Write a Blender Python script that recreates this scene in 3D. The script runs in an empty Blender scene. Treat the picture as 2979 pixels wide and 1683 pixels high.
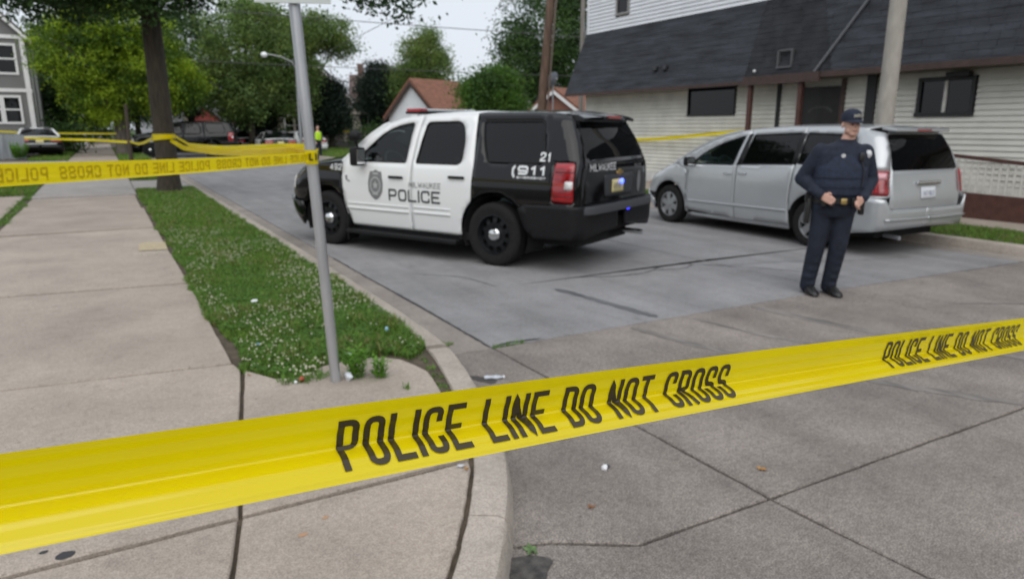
import bpy, bmesh, math, random
import numpy as np
from mathutils import Vector, Matrix, noise
from mathutils.geometry import delaunay_2d_cdt
rad = math.radians
random.seed(7)
SC = bpy.context.scene
COL = SC.collection

# ------------------------------------------------------------------ camera
cam = bpy.data.cameras.new('camera')
camera = bpy.data.objects.new('camera', cam)
COL.objects.link(camera)
camera.location = (0, 0, 1.66)
camera.rotation_euler = (rad(90 - 12.974), 0, rad(-29.767))
cam.sensor_width = 36
cam.lens = 24.6
cam.clip_start = 0.02
cam.clip_end = 2000
cam.dof.use_dof = True
cam.dof.focus_distance = 0.80
cam.dof.aperture_fstop = 8.0
SC.camera = camera

# ------------------------------------------------------------------ overcast sky and a veiled sun
SUN_EL, SUN_AZ = rad(50), rad(212)          # azimuth measured clockwise from +Y
world = bpy.data.worlds.new('World')
SC.world = world
world.use_nodes = True
nt = world.node_tree
nt.nodes.clear()
sky = nt.nodes.new('ShaderNodeTexSky')
sky.sky_type = 'NISHITA'
sky.sun_disc = False
sky.sun_elevation = SUN_EL
sky.sun_rotation = SUN_AZ
sky.air_density = 1.0
sky.dust_density = 3.0
hsv = nt.nodes.new('ShaderNodeHueSaturation')
hsv.inputs['Saturation'].default_value = 0.45
veil = nt.nodes.new('ShaderNodeMix')
veil.data_type = 'RGBA'
veil.inputs[0].default_value = 0.80          # cloud cover
veil.inputs[7].default_value = (8.2, 8.75, 9.55, 1)
bg = nt.nodes.new('ShaderNodeBackground')
bg.inputs['Strength'].default_value = 0.1
wo = nt.nodes.new('ShaderNodeOutputWorld')
nt.links.new(sky.outputs[0], hsv.inputs['Color'])
nt.links.new(hsv.outputs[0], veil.inputs[6])
nt.links.new(veil.outputs[2], bg.inputs['Color'])
nt.links.new(bg.outputs[0], wo.inputs['Surface'])

sun = bpy.data.lights.new('sun', 'SUN')
sun.energy = 1.5
sun.angle = rad(75)
sun.color = (1.0, 0.97, 0.93)
sun_o = bpy.data.objects.new('sun', sun)
COL.objects.link(sun_o)
sun_dir = Vector((math.sin(SUN_AZ) * math.cos(SUN_EL), math.cos(SUN_AZ) * math.cos(SUN_EL), math.sin(SUN_EL)))
sun_o.rotation_euler = sun_dir.to_track_quat('Z', 'Y').to_euler()
sun_o.location = sun_dir * 40

SC.view_settings.view_transform = 'Standard'
SC.view_settings.look = 'None'
SC.view_settings.exposure = 0.10
SC.view_settings.gamma = 1.0
SC.view_settings.use_curve_mapping = False
SC.cycles.use_denoising = True
SC.cycles.max_bounces = 8
SC.cycles.diffuse_bounces = 4
SC.cycles.glossy_bounces = 3
SC.cycles.transparent_max_bounces = 12
SC.cycles.caustics_reflective = False
SC.cycles.caustics_refractive = False

# ------------------------------------------------------------------ materials
MATS = {}
def srgb(r, g, b):
    f = lambda c: (c / 255 / 12.92) if c / 255 <= 0.04045 else ((c / 255 + 0.055) / 1.055) ** 2.4
    return (f(r), f(g), f(b))

def M(name, base=(.5, .5, .5), rough=.6, metal=0., var=0., scale=6., bump=0., bscale=60., spec=.5, coat=0.,
      emit=None, estr=0., rvar=0., stretch=(1, 1, 1), sub=0., trans=0.):
    if name in MATS:
        return MATS[name]
    m = bpy.data.materials.new(name)
    m.use_nodes = True
    t = m.node_tree
    p = t.nodes['Principled BSDF']
    p.inputs['Base Color'].default_value = (*base, 1)
    p.inputs['Roughness'].default_value = rough
    p.inputs['Metallic'].default_value = metal
    p.inputs['Specular IOR Level'].default_value = spec
    p.inputs['Coat Weight'].default_value = coat
    p.inputs['Coat Roughness'].default_value = .06
    if emit:
        p.inputs['Emission Color'].default_value = (*emit, 1)
        p.inputs['Emission Strength'].default_value = estr
    tc = mp = None
    if var or bump or rvar:
        tc = t.nodes.new('ShaderNodeTexCoord')
        mp = t.nodes.new('ShaderNodeMapping')
        mp.inputs['Scale'].default_value = stretch
        t.links.new(tc.outputs['Object'], mp.inputs['Vector'])
    if var or rvar:
        n = t.nodes.new('ShaderNodeTexNoise')
        n.inputs['Scale'].default_value = scale
        n.inputs['Detail'].default_value = 6
        t.links.new(mp.outputs[0], n.inputs['Vector'])
        if var:
            r = t.nodes.new('ShaderNodeValToRGB')
            r.color_ramp.elements[0].position = .3
            r.color_ramp.elements[1].position = .7
            r.color_ramp.elements[0].color = (*[max(0, c * (1 - var)) for c in base], 1)
            r.color_ramp.elements[1].color = (*[min(1, c * (1 + var)) for c in base], 1)
            t.links.new(n.outputs['Fac'], r.inputs['Fac'])
            if rvar:
                oi = t.nodes.new('ShaderNodeObjectInfo')
                mr = t.nodes.new('ShaderNodeMapRange')
                mr.inputs[3].default_value = 1 - rvar
                mr.inputs[4].default_value = 1 + rvar
                h = t.nodes.new('ShaderNodeHueSaturation')
                t.links.new(oi.outputs['Random'], mr.inputs[0])
                t.links.new(mr.outputs[0], h.inputs['Value'])
                t.links.new(r.outputs[0], h.inputs['Color'])
                t.links.new(h.outputs[0], p.inputs['Base Color'])
            else:
                t.links.new(r.outputs[0], p.inputs['Base Color'])
    if bump:
        n2 = t.nodes.new('ShaderNodeTexNoise')
        n2.inputs['Scale'].default_value = bscale
        n2.inputs['Detail'].default_value = 4
        b = t.nodes.new('ShaderNodeBump')
        b.inputs['Strength'].default_value = bump
        b.inputs['Distance'].default_value = .01
        t.links.new(mp.outputs[0], n2.inputs['Vector'])
        t.links.new(n2.outputs['Fac'], b.inputs['Height'])
        t.links.new(b.outputs[0], p.inputs['Normal'])
    if trans:
        # thin translucent sheet (leaf, tape)
        tr = t.nodes.new('ShaderNodeBsdfTranslucent')
        mx = t.nodes.new('ShaderNodeMixShader')
        mx.inputs[0].default_value = trans
        out = t.nodes['Material Output']
        src = p.inputs['Base Color'].links
        if src:
            t.links.new(src[0].from_socket, tr.inputs['Color'])
        else:
            tr.inputs['Color'].default_value = (*base, 1)
        t.links.new(p.outputs[0], mx.inputs[1])
        t.links.new(tr.outputs[0], mx.inputs[2])
        t.links.new(mx.outputs[0], out.inputs['Surface'])
    MATS[name] = m
    return m

def glass_mat(name, tint, clear, rough=.02):
    """thin tinted pane: fresnel gloss over a tinted see-through or dark body"""
    if name in MATS:
        return MATS[name]
    m = bpy.data.materials.new(name)
    m.use_nodes = True
    t = m.node_tree
    t.nodes.clear()
    out = t.nodes.new('ShaderNodeOutputMaterial')
    tr = t.nodes.new('ShaderNodeBsdfTransparent')
    tr.inputs[0].default_value = (*[c * clear for c in tint], 1)
    df = t.nodes.new('ShaderNodeBsdfDiffuse')
    df.inputs[0].default_value = (*[c * .004 for c in tint], 1)
    ms = t.nodes.new('ShaderNodeAddShader')
    gl = t.nodes.new('ShaderNodeBsdfGlossy')
    gl.inputs['Roughness'].default_value = rough
    fr = t.nodes.new('ShaderNodeFresnel')
    fr.inputs[0].default_value = 1.5
    mx = t.nodes.new('ShaderNodeMixShader')
    t.links.new(tr.outputs[0], ms.inputs[0])
    t.links.new(df.outputs[0], ms.inputs[1])
    t.links.new(fr.outputs[0], mx.inputs[0])
    t.links.new(ms.outputs[0], mx.inputs[1])
    t.links.new(gl.outputs[0], mx.inputs[2])
    t.links.new(mx.outputs[0], out.inputs['Surface'])
    MATS[name] = m
    return m

def concrete(name, base, stain=.25, speck=.35, streak=0., rvar=.05, warm=0.):
    """poured concrete: mottling, fine aggregate, dark spots, traffic streaks along the street, slab-to-slab change"""
    if name in MATS:
        return MATS[name]
    m = bpy.data.materials.new(name)
    m.use_nodes = True
    t = m.node_tree
    N, L = t.nodes.new, t.links.new
    p = t.nodes['Principled BSDF']
    p.inputs['Roughness'].default_value = .85
    p.inputs['Specular IOR Level'].default_value = .3
    tc = N('ShaderNodeTexCoord')
    def nz(scale, detail, vec=None, rough=.55):
        n = N('ShaderNodeTexNoise')
        n.inputs['Scale'].default_value = scale
        n.inputs['Detail'].default_value = detail
        n.inputs['Roughness'].default_value = rough
        L(vec or tc.outputs['Object'], n.inputs['Vector'])
        return n.outputs['Fac']
    def ramp(fac, p0, p1, c0, c1):
        r = N('ShaderNodeValToRGB')
        r.color_ramp.elements[0].position, r.color_ramp.elements[1].position = p0, p1
        r.color_ramp.elements[0].color, r.color_ramp.elements[1].color = (c0, c0, c0, 1), (c1, c1, c1, 1)
        L(fac, r.inputs[0])
        return r.outputs[0]
    def mul(a, b):
        x = N('ShaderNodeMix')
        x.data_type = 'RGBA'
        x.blend_type = 'MULTIPLY'
        x.inputs[0].default_value = 1
        L(a, x.inputs[6]); L(b, x.inputs[7])
        return x.outputs[2]
    big = N('ShaderNodeValToRGB')
    big.color_ramp.elements[0].position, big.color_ramp.elements[1].position = .32, .68
    big.color_ramp.elements[0].color = (*[c * (1 - stain) for c in base], 1)
    big.color_ramp.elements[1].color = (*[c * (1 + stain * .55) for c in base], 1)
    L(nz(1.3, 7, rough=.6), big.inputs[0])
    col = big.outputs[0]
    col = mul(col, ramp(nz(150, 2, rough=.4), .36, .64, 1 - speck * .55, 1 + speck * .35))
    col = mul(col, ramp(nz(38, 4, rough=.7), .40, .58, 1 - speck * .30, 1.04))
    col = mul(col, ramp(nz(9, 5, rough=.7), .30, .52, 1 - stain * .7, 1))
    v = N('ShaderNodeTexVoronoi')
    v.inputs['Scale'].default_value = 7
    L(tc.outputs['Object'], v.inputs['Vector'])
    col = mul(col, ramp(v.outputs['Distance'], .03, .07, .55, 1))
    v2 = N('ShaderNodeTexVoronoi')
    v2.inputs['Scale'].default_value = 2.1
    L(tc.outputs['Object'], v2.inputs['Vector'])
    col = mul(col, ramp(v2.outputs['Distance'], .03, .13, 1 - stain * .9, 1))
    if streak:
        mp = N('ShaderNodeMapping')
        mp.inputs['Scale'].default_value = (1.5, .16, 1)
        L(tc.outputs['Object'], mp.inputs['Vector'])
        col = mul(col, ramp(nz(1.6, 5, mp.outputs[0], .6), .35, .6, 1 - streak, 1))
    oi = N('ShaderNodeObjectInfo')
    mr = N('ShaderNodeMapRange')
    mr.inputs[3].default_value, mr.inputs[4].default_value = 1 - rvar, 1 + rvar
    L(oi.outputs['Random'], mr.inputs[0])
    hs = N('ShaderNodeHueSaturation')
    L(mr.outputs[0], hs.inputs['Value'])
    L(col, hs.inputs['Color'])
    L(hs.outputs[0], p.inputs['Base Color'])
    b = N('ShaderNodeBump')
    b.inputs['Strength'].default_value = .35
    b.inputs['Distance'].default_value = .004
    L(nz(120, 5), b.inputs['Height'])
    L(b.outputs[0], p.inputs['Normal'])
    MATS[name] = m
    return m

# ------------------------------------------------------------------ objects
def tag(o, label=None, cat=None, group=None, kind=None):
    if label: o['label'] = label
    if cat: o['category'] = cat
    if group: o['group'] = group
    if kind: o['kind'] = kind
    return o

def thing(name, label, cat, loc=(0, 0, 0), rotz=0., group=None, scale=1.):
    o = bpy.data.objects.new(name, None)
    o.empty_display_size = .2
    COL.objects.link(o)
    o.location = loc
    o.rotation_euler = (0, 0, rotz)
    o.scale = (scale, scale, scale)
    return tag(o, label, cat, group)

def mkobj(name, me, parent=None):
    o = bpy.data.objects.new(name, me)
    COL.objects.link(o)
    if parent is not None:
        o.parent = parent
    return o

def mesh_obj(name, V, F, mats, parent=None, smooth=None, fm=None):
    me = bpy.data.meshes.new(name)
    me.from_pydata([tuple(v) for v in V], [], [tuple(f) for f in F])
    for m in (mats if isinstance(mats, (list, tuple)) else [mats]):
        me.materials.append(m)
    if fm is not None:
        me.polygons.foreach_set('material_index', fm)
    if smooth is not None:
        me.polygons.foreach_set('use_smooth', [True] * len(me.polygons))
        if smooth < 179:
            me.set_sharp_from_angle(angle=rad(smooth))
    me.update()
    return mkobj(name, me, parent)

class MB:
    """collects simple solids, then becomes ONE mesh object"""
    def __init__(s):
        s.V, s.F, s.fm, s.mi = [], [], [], 0
    def add(s, V, F):
        n = len(s.V)
        s.V += [tuple(v) for v in V]
        s.F += [tuple(i + n for i in f) for f in F]
        s.fm += [s.mi] * len(F)
        return s
    def box(s, c, d, rot=None, bev=0.):
        x, y, z = d[0] / 2, d[1] / 2, d[2] / 2
        if bev <= 0:
            V = [Vector((a * x, b * y, e * z)) for a in (-1, 1) for b in (-1, 1) for e in (-1, 1)]
            F = [(0, 1, 3, 2), (4, 6, 7, 5), (0, 4, 5, 1), (2, 3, 7, 6), (0, 2, 6, 4), (1, 5, 7, 3)]
        else:
            bm = bmesh.new()
            bmesh.ops.create_cube(bm, size=1)
            bmesh.ops.scale(bm, vec=d, verts=bm.verts)
            bmesh.ops.bevel(bm, geom=bm.edges[:], offset=bev, segments=2, profile=.6, affect='EDGES')
            bm.verts.index_update()
            V = [v.co.copy() for v in bm.verts]
            F = [[v.index for v in f.verts] for f in bm.faces]
            bm.free()
        if rot is not None:
            R = rot if isinstance(rot, Matrix) else Matrix.Rotation(rot, 3, 'Z')
            V = [R @ v for v in V]
        return s.add([v + Vector(c) for v in V], F)
    def tube(s, pts, radii, n=8, caps=True, flat=None):
        pts = [Vector(p) for p in pts]
        if not isinstance(radii, (list, tuple)):
            radii = [radii] * len(pts)
        V, F = [], []
        prev = None
        for i, p in enumerate(pts):
            d = (pts[min(i + 1, len(pts) - 1)] - pts[max(i - 1, 0)])
            if d.length < 1e-9: d = Vector((0, 0, 1))
            d.normalize()
            if prev is None:
                a = d.orthogonal().normalized()
            else:
                a = (prev - d * prev.dot(d))
                a = a.normalized() if a.length > 1e-6 else d.orthogonal().normalized()
            prev = a
            b = d.cross(a)
            for k in range(n):
                t = 2 * math.pi * k / n
                V.append(p + (a * math.cos(t) + b * math.sin(t)) * radii[i])
        for i in range(len(pts) - 1):
            for k in range(n):
                F.append((i * n + k, i * n + (k + 1) % n, (i + 1) * n + (k + 1) % n, (i + 1) * n + k))
        if caps:
            F.append(tuple(range(n - 1, -1, -1)))
            F.append(tuple((len(pts) - 1) * n + k for k in range(n)))
        return s.add(V, F)
    def lathe(s, prof, c, axis='Z', n=24, closed=False):
        """prof = [(r, h)...] about an axis through c"""
        V, F = [], []
        for r, h in prof:
            for k in range(n):
                t = 2 * math.pi * k / n
                if axis == 'Z': v = (r * math.cos(t), r * math.sin(t), h)
                elif axis == 'Y': v = (r * math.cos(t), h, r * math.sin(t))
                else: v = (h, r * math.cos(t), r * math.sin(t))
                V.append(Vector(v) + Vector(c))
        m = len(prof)
        for i in range(m if closed else m - 1):
            j = (i + 1) % m
            for k in range(n):
                F.append((i * n + k, i * n + (k + 1) % n, j * n + (k + 1) % n, j * n + k))
        return s.add(V, F)
    def ball(s, c, r, nu=10, nv=7):
        r = r if isinstance(r, (tuple, list)) else (r, r, r)
        V, F = [], []
        for i in range(1, nv):
            a = math.pi * i / nv
            for k in range(nu):
                t = 2 * math.pi * k / nu
                V.append((c[0] + r[0] * math.sin(a) * math.cos(t), c[1] + r[1] * math.sin(a) * math.sin(t), c[2] + r[2] * math.cos(a)))
        top = len(V); V.append((c[0], c[1], c[2] + r[2]))
        bot = len(V); V.append((c[0], c[1], c[2] - r[2]))
        for i in range(nv - 2):
            for k in range(nu):
                F.append((i * nu + k, (i + 1) * nu + k, (i + 1) * nu + (k + 1) % nu, i * nu + (k + 1) % nu))
        for k in range(nu):
            F.append((top, k, (k + 1) % nu))
            F.append((bot, (nv - 2) * nu + (k + 1) % nu, (nv - 2) * nu + k))
        return s.add(V, F)
    def prism(s, poly, depth, mapf):
        """polygon (u, v) extruded by depth; mapf(u, v, w) -> point"""
        n = len(poly)
        V = [mapf(u, v, 0) for u, v in poly] + [mapf(u, v, depth) for u, v in poly]
        F = [tuple(range(n)), tuple(range(2 * n - 1, n - 1, -1))]
        F += [(i, n + i, n + (i + 1) % n, (i + 1) % n)[::-1] for i in range(n)]
        return s.add(V, F)
    def build(s, name, mats, parent=None, smooth=None, fix=True):
        o = mesh_obj(name, s.V, s.F, mats, parent, None, s.fm)
        me = o.data
        if fix:
            bm = bmesh.new(); bm.from_mesh(me)
            bmesh.ops.recalc_face_normals(bm, faces=bm.faces)
            bm.to_mesh(me); bm.free()
        if smooth is not None:
            me.polygons.foreach_set('use_smooth', [True] * len(me.polygons))
            if smooth < 179: me.set_sharp_from_angle(angle=rad(smooth))
        me.update()
        return o

def copy_tree(o, parent=None):
    c = o.copy()
    COL.objects.link(c)
    c.parent = parent
    for ch in o.children:
        copy_tree(ch, c)
    return c

def in_poly(x, y, P):
    r = False
    j = len(P) - 1
    for i in range(len(P)):
        xi, yi = P[i]; xj, yj = P[j]
        if (yi > y) != (yj > y) and x < (xj - xi) * (y - yi) / (yj - yi) + xi:
            r = not r
        j = i
    return r

def rnd(poly, r, n=4, closed=True):
    """round the corners of a polygon; r one radius or one per corner"""
    out = []
    m = len(poly)
    for i, p in enumerate(poly):
        ri = r[i] if isinstance(r, (list, tuple)) else r
        if ri <= 0 or (not closed and i in (0, m - 1)):
            out.append(tuple(p)); continue
        p = Vector(p); a = Vector(poly[i - 1]) - p; b = Vector(poly[(i + 1) % m]) - p
        la, lb = a.length, b.length
        if la < 1e-6 or lb < 1e-6:
            out.append(tuple(p)); continue
        d = min(ri, la * .49, lb * .49)
        A, B = p + a / la * d, p + b / lb * d
        for k in range(n + 1):
            t = k / n
            out.append(tuple(A * (1 - t) ** 2 + p * 2 * t * (1 - t) + B * t ** 2))
    return out

def dens(poly, step, closed=True):
    out = []
    m = len(poly)
    for i in range(m if closed else m - 1):
        a, b = Vector(poly[i]), Vector(poly[(i + 1) % m])
        k = max(1, int(math.ceil((b - a).length / step)))
        for j in range(k):
            out.append(tuple(a + (b - a) * (j / k)))
    if not closed:
        out.append(tuple(poly[-1]))
    return out

def tri_panel(outer, holes=(), grid=.07):
    """triangulate a polygon with holes and inner points"""
    outer = dens(outer, grid)
    holes = [dens(h, grid) for h in holes]
    pts, edges = [], []
    for loop in [outer] + holes:
        n = len(pts)
        pts += [Vector(p) for p in loop]
        edges += [(n + i, n + (i + 1) % len(loop)) for i in range(len(loop))]
    xs = [p[0] for p in outer]; ys = [p[1] for p in outer]
    x = min(xs) + grid * .5
    bd = np.array([tuple(p) for p in pts])
    while x < max(xs):
        y = min(ys) + grid * .5
        while y < max(ys):
            if in_poly(x, y, outer) and not any(in_poly(x, y, h) for h in holes):
                if np.min((bd[:, 0] - x) ** 2 + (bd[:, 1] - y) ** 2) > (grid * .45) ** 2:
                    pts.append(Vector((x, y)))
            y += grid
        x += grid
    V, E, F, *_ = delaunay_2d_cdt(pts, edges, [], 0, 1e-6)
    G = []
    for f in F:
        cx = sum(V[i][0] for i in f) / len(f); cy = sum(V[i][1] for i in f) / len(f)
        if in_poly(cx, cy, outer) and not any(in_poly(cx, cy, h) for h in holes):
            a, b, c = (V[i] for i in f[:3])
            if (b[0] - a[0]) * (c[1] - a[1]) - (b[1] - a[1]) * (c[0] - a[0]) < 0:
                f = f[::-1]
            G.append(tuple(f))
    return [tuple(v) for v in V], G

def solidify(o, t, off=-1.):
    m = o.modifiers.new('thickness', 'SOLIDIFY')
    m.thickness = t
    m.offset = off
    m.use_even_offset = False

# ------------------------------------------------------------------ stroke lettering
def glyph(ch, w, h, r):
    """centre-line strokes of a letter w wide and h high; (points, closed)"""
    def R(pts, rs, closed=False): return (rnd(pts, rs, 5, closed), closed)
    m = h * .5
    g = {
        'I': [([(w / 2, 0), (w / 2, h)], False)],
        'L': [([(0, h), (0, 0), (w, 0)], False)],
        'T': [([(0, h), (w, h)], False), ([(w / 2, 0), (w / 2, h)], False)],
        'O': [R([(0, 0), (w, 0), (w, h), (0, h)], r, True)],
        '0': [R([(0, 0), (w, 0), (w, h), (0, h)], r, True)],
        'D': [R([(0, 0), (w, 0), (w, h), (0, h)], [0, r, r, 0], True)],
        'C': [R([(w, h * .76), (w, h), (0, h), (0, 0), (w, 0), (w, h * .24)], r)],
        'G': [R([(w, h * .66), (w, h), (0, h), (0, 0), (w, 0), (w, h * .45), (w * .55, h * .45)], [0, r, r, r, r, 0, 0])],
        'E': [([(w, h), (0, h), (0, 0), (w, 0)], False), ([(0, m), (w * .85, m)], False)],
        'F': [([(w, h), (0, h), (0, 0)], False), ([(0, m), (w * .8, m)], False)],
        'P': [R([(0, 0), (0, h), (w, h), (w, h * .42), (0, h * .42)], [0, 0, r, r, 0])],
        'R': [R([(0, 0), (0, h), (w, h), (w, h * .46), (0, h * .46)], [0, 0, r, r, 0]), ([(w * .45, h * .46), (w, 0)], False)],
        'S': [R([(w, h * .74), (w, h), (0, h), (0, m), (w, m), (w, 0), (0, 0), (0, h * .26)], r)],
        'N': [([(0, 0), (0, h), (w, 0), (w, h)], False)],
        'M': [([(0, 0), (0, h), (w / 2, h * .3), (w, h), (w, 0)], False)],
        'W': [([(0, h), (w * .22, 0), (w / 2, h * .75), (w * .78, 0), (w, h)], False)],
        'A': [([(0, 0), (w / 2, h), (w, 0)], False), ([(w * .2, h * .3), (w * .8, h * .3)], False)],
        'U': [R([(0, h), (0, 0), (w, 0), (w, h)], r)],
        'K': [([(0, 0), (0, h)], False), ([(w, h), (0, h * .42)], False), ([(w * .3, h * .58), (w, 0)], False)],
        'Y': [([(0, h), (w / 2, h * .45), (w, h)], False), ([(w / 2, h * .45), (w / 2, 0)], False)],
        'H': [([(0, 0), (0, h)], False), ([(w, 0), (w, h)], False), ([(0, m), (w, m)], False)],
        '1': [([(w * .12, h * .76), (w * .62, h), (w * .62, 0)], False)],
        '2': [R([(0, h * .74), (0, h), (w, h), (w, h * .52), (0, h * .18), (0, 0), (w, 0)], [0, r, r, r, 0, 0, 0])],
        '4': [([(w * .75, 0), (w * .75, h), (0, h * .28), (w, h * .28)], False)],
        '6': [R([(w, h * .8), (w, h), (0, h), (0, 0), (w, 0), (w, h * .55), (0, h * .55)], [0, r, r, r, r, r, 0])],
        '9': [R([(w * .08, 0), (w, 0), (w, h), (0, h), (0, h * .42), (w, h * .42)], [0, r, r, r, r, 0])],
        '7': [([(0, h), (w, h), (w * .35, 0)], False)],
        '5': [R([(w, h), (0, h), (0, h * .55), (w, h * .55), (w, 0), (0, 0)], [0, 0, 0, r, r, 0])],
        '3': [R([(0, h), (w, h), (w, 0), (0, 0)], [0, r, r, 0]), ([(w * .3, m), (w, m)], False)],
        '8': [R([(0, 0), (w, 0), (w, h), (0, h)], r, True), ([(0, m), (w, m)], False)],
        '-': [([(0, m), (w, m)], False)],
    }
    return g.get(ch, [])

def stroke_mesh(pts, closed, t, step):
    """ribbon of width t round a centre line, mitred"""
    P = [Vector(p) for p in dens(pts, step, closed)]
    Q = [P[0]]
    for p in P[1:]:
        if (p - Q[-1]).length > 1e-6: Q.append(p)
    P = Q
    n = len(P)
    V, F = [], []
    for i in range(n):
        if closed: a, b = P[i - 1], P[(i + 1) % n]
        else: a, b = P[max(i - 1, 0)], P[min(i + 1, n - 1)]
        d1 = (P[i] - a); d2 = (b - P[i])
        if d1.length < 1e-9: d1 = d2
        if d2.length < 1e-9: d2 = d1
        d1 = d1.normalized(); d2 = d2.normalized()
        n1 = Vector((-d1.y, d1.x)); n2 = Vector((-d2.y, d2.x))
        mi = (n1 + n2)
        if mi.length < .3: mi = n1
        mi.normalize()
        k = min(1.5, 1 / max(.35, mi.dot(n1)))
        off = mi * (t / 2 * k)
        ext = Vector((0, 0))
        if not closed and i == 0: ext = -d2 * t / 2 * .98
        if not closed and i == n - 1: ext = d1 * t / 2 * .98
        V += [P[i] + off + ext, P[i] - off + ext]
    for i in range(n if closed else n - 1):
        j = (i + 1) % n
        F.append((2 * i, 2 * i + 1, 2 * j + 1, 2 * j))
    return V, F

def lettering(name, text, h, w, t, gap, r, mapf, mat, parent, space=None, step=.02, narrow='I', slant=0., flip=False):
    """flat print: mapf(u, v) places the letter plane on a surface; u runs along the text from 0, v up from 0"""
    mb = MB()
    u = 0.
    for ch in text:
        if ch == ' ':
            u += space or w
            continue
        cw = t if ch in narrow else (w * .62 if ch == '1' else w)
        if ch in 'MW': cw = w * 1.35
        for pts, closed in glyph(ch, cw - t, h - t, r):
            V, F = stroke_mesh(pts, closed, t, step)
            mb.add([mapf(u + t / 2 + v[0] + slant * (v[1] + t / 2), t / 2 + v[1]) for v in V], [f[::-1] for f in F] if flip else F)
        u += cw + gap
    return mb.build(name, mat, parent, fix=False)

def words_on(name, text, h, w, t, gap, r, mapf, mat, parent, space, step):
    """the same, one part for each word"""
    u = 0.
    for word in text.split(' '):
        lettering(name, word, h, w, t, gap, r, lambda a, b, u0=u: mapf(a + u0, b), mat, parent, space, step)
        u += text_width(word, w, t, gap, space) + gap + space

def text_width(text, w, t, gap, space):
    u = 0
    for ch in text:
        if ch == ' ': u += space; continue
        u += (t if ch in 'I1' else w * 1.35 if ch in 'MW' else w) + gap
    return u - gap
# ================================================================== GROUND
WALK = concrete('sidewalk concrete', (.395, .337, .285), .18, .38, 0, .05)
KERBM = concrete('kerb concrete', (.415, .365, .315), .22, .35, 0, .06)
ROADW = concrete('road concrete warm', (.300, .264, .236), .26, .75, .16, .05)
ROADC = concrete('road concrete cool', (.285, .280, .282), .18, .40, .18, .04)
GUTM = concrete('gutter concrete', (.315, .280, .248), .25, .4, .10, .06)
DRIVE = concrete('driveway concrete', (.40, .37, .345), .15, .3, 0, .05)
JOINT = M('joint filler', (.020, .018, .016), .95, var=.4, scale=30)
EARTH = M('bare earth', (.085, .066, .046), .95, var=.4, scale=14, bump=.6, bscale=80)
LAWN = M('lawn underlay', (.040, .062, .018), .95, var=.4, scale=5, bump=.6, bscale=60)
GRASS = M('grass blades', (.118, .235, .036), .55, var=.55, scale=22, spec=.3, trans=.35)
CLOVER = M('clover leaves', (.100, .215, .038), .6, var=.45, scale=9, spec=.3, trans=.3)
WEEDM = M('weed leaves', (.150, .320, .035), .5, var=.35, scale=30, spec=.3, trans=.35)
FLOWER = M('clover flower', (.50, .48, .36), .8)

ground = mesh_obj('ground', [(-900, -900, -.10), (900, -900, -.10), (900, 900, -.10), (-900, 900, -.10)], [(0, 1, 2, 3)], LAWN)
tag(ground, kind='structure')

road = mesh_obj('road', [(-60, -15, -.03), (80, -15, -.03), (80, 1.2, -.03), (-60, 1.2, -.03),
                         (-1, 1.2, -.03), (10.4, 1.2, -.03), (10.4, 150, -.03), (1.0, 150, -.03), (1.0, 1.2, -.03)],
                [(0, 1, 2, 5, 8, 4, 3), (8, 5, 6, 7)], JOINT)
tag(road, kind='structure')

def inset(poly, d):
    n = len(poly)
    area = sum(poly[i][0] * poly[(i + 1) % n][1] - poly[(i + 1) % n][0] * poly[i][1] for i in range(n))
    s = 1 if area > 0 else -1
    out = []
    for i in range(n):
        p = Vector(poly[i]); a = (p - Vector(poly[i - 1])).normalized(); b = (Vector(poly[(i + 1) % n]) - p).normalized()
        n1 = Vector((-a.y, a.x)) * s; n2 = Vector((-b.y, b.x)) * s
        m = n1 + n2
        m = m.normalized() if m.length > .2 else n1
        out.append(p + m * (d / max(.4, m.dot(n1))))
    return out

rs = random.Random(3)
def slab(poly, z, mat, parent, gap=.019, thick=.05, jit=.004, name='slab', fine=.16, tilt=.0):
    p = inset(poly, gap / 2)
    p = [Vector(q) for q in dens([tuple(q) for q in p], fine)] if fine else p
    p = [q + Vector((rs.uniform(-jit, jit), rs.uniform(-jit, jit))) for q in p]
    top = inset([tuple(q) for q in p], .006)
    n = len(p)
    tx, ty = rs.uniform(-tilt, tilt), rs.uniform(-tilt, tilt)
    cx = sum(q[0] for q in p) / n; cy = sum(q[1] for q in p) / n
    zz = lambda q: z + (q[0] - cx) * tx + (q[1] - cy) * ty
    V = [(q[0], q[1], zz(q)) for q in top] + [(q[0], q[1], zz(q) - .006) for q in p] + [(q[0], q[1], z - thick) for q in p]
    area = sum(p[i][0] * p[(i + 1) % n][1] - p[(i + 1) % n][0] * p[i][1] for i in range(n))
    F = [tuple(range(n))]
    for k in (0, n):
        F += [(k + i, k + n + i, k + n + (i + 1) % n, k + (i + 1) % n) for i in range(n)]
    if area < 0: F = [f[::-1] for f in F]
    return mesh_obj(name, V, F, mat, parent)

def rect(x0, x1, y0, y1): return [(x0, y0), (x1, y0), (x1, y1), (x0, y1)]

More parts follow.
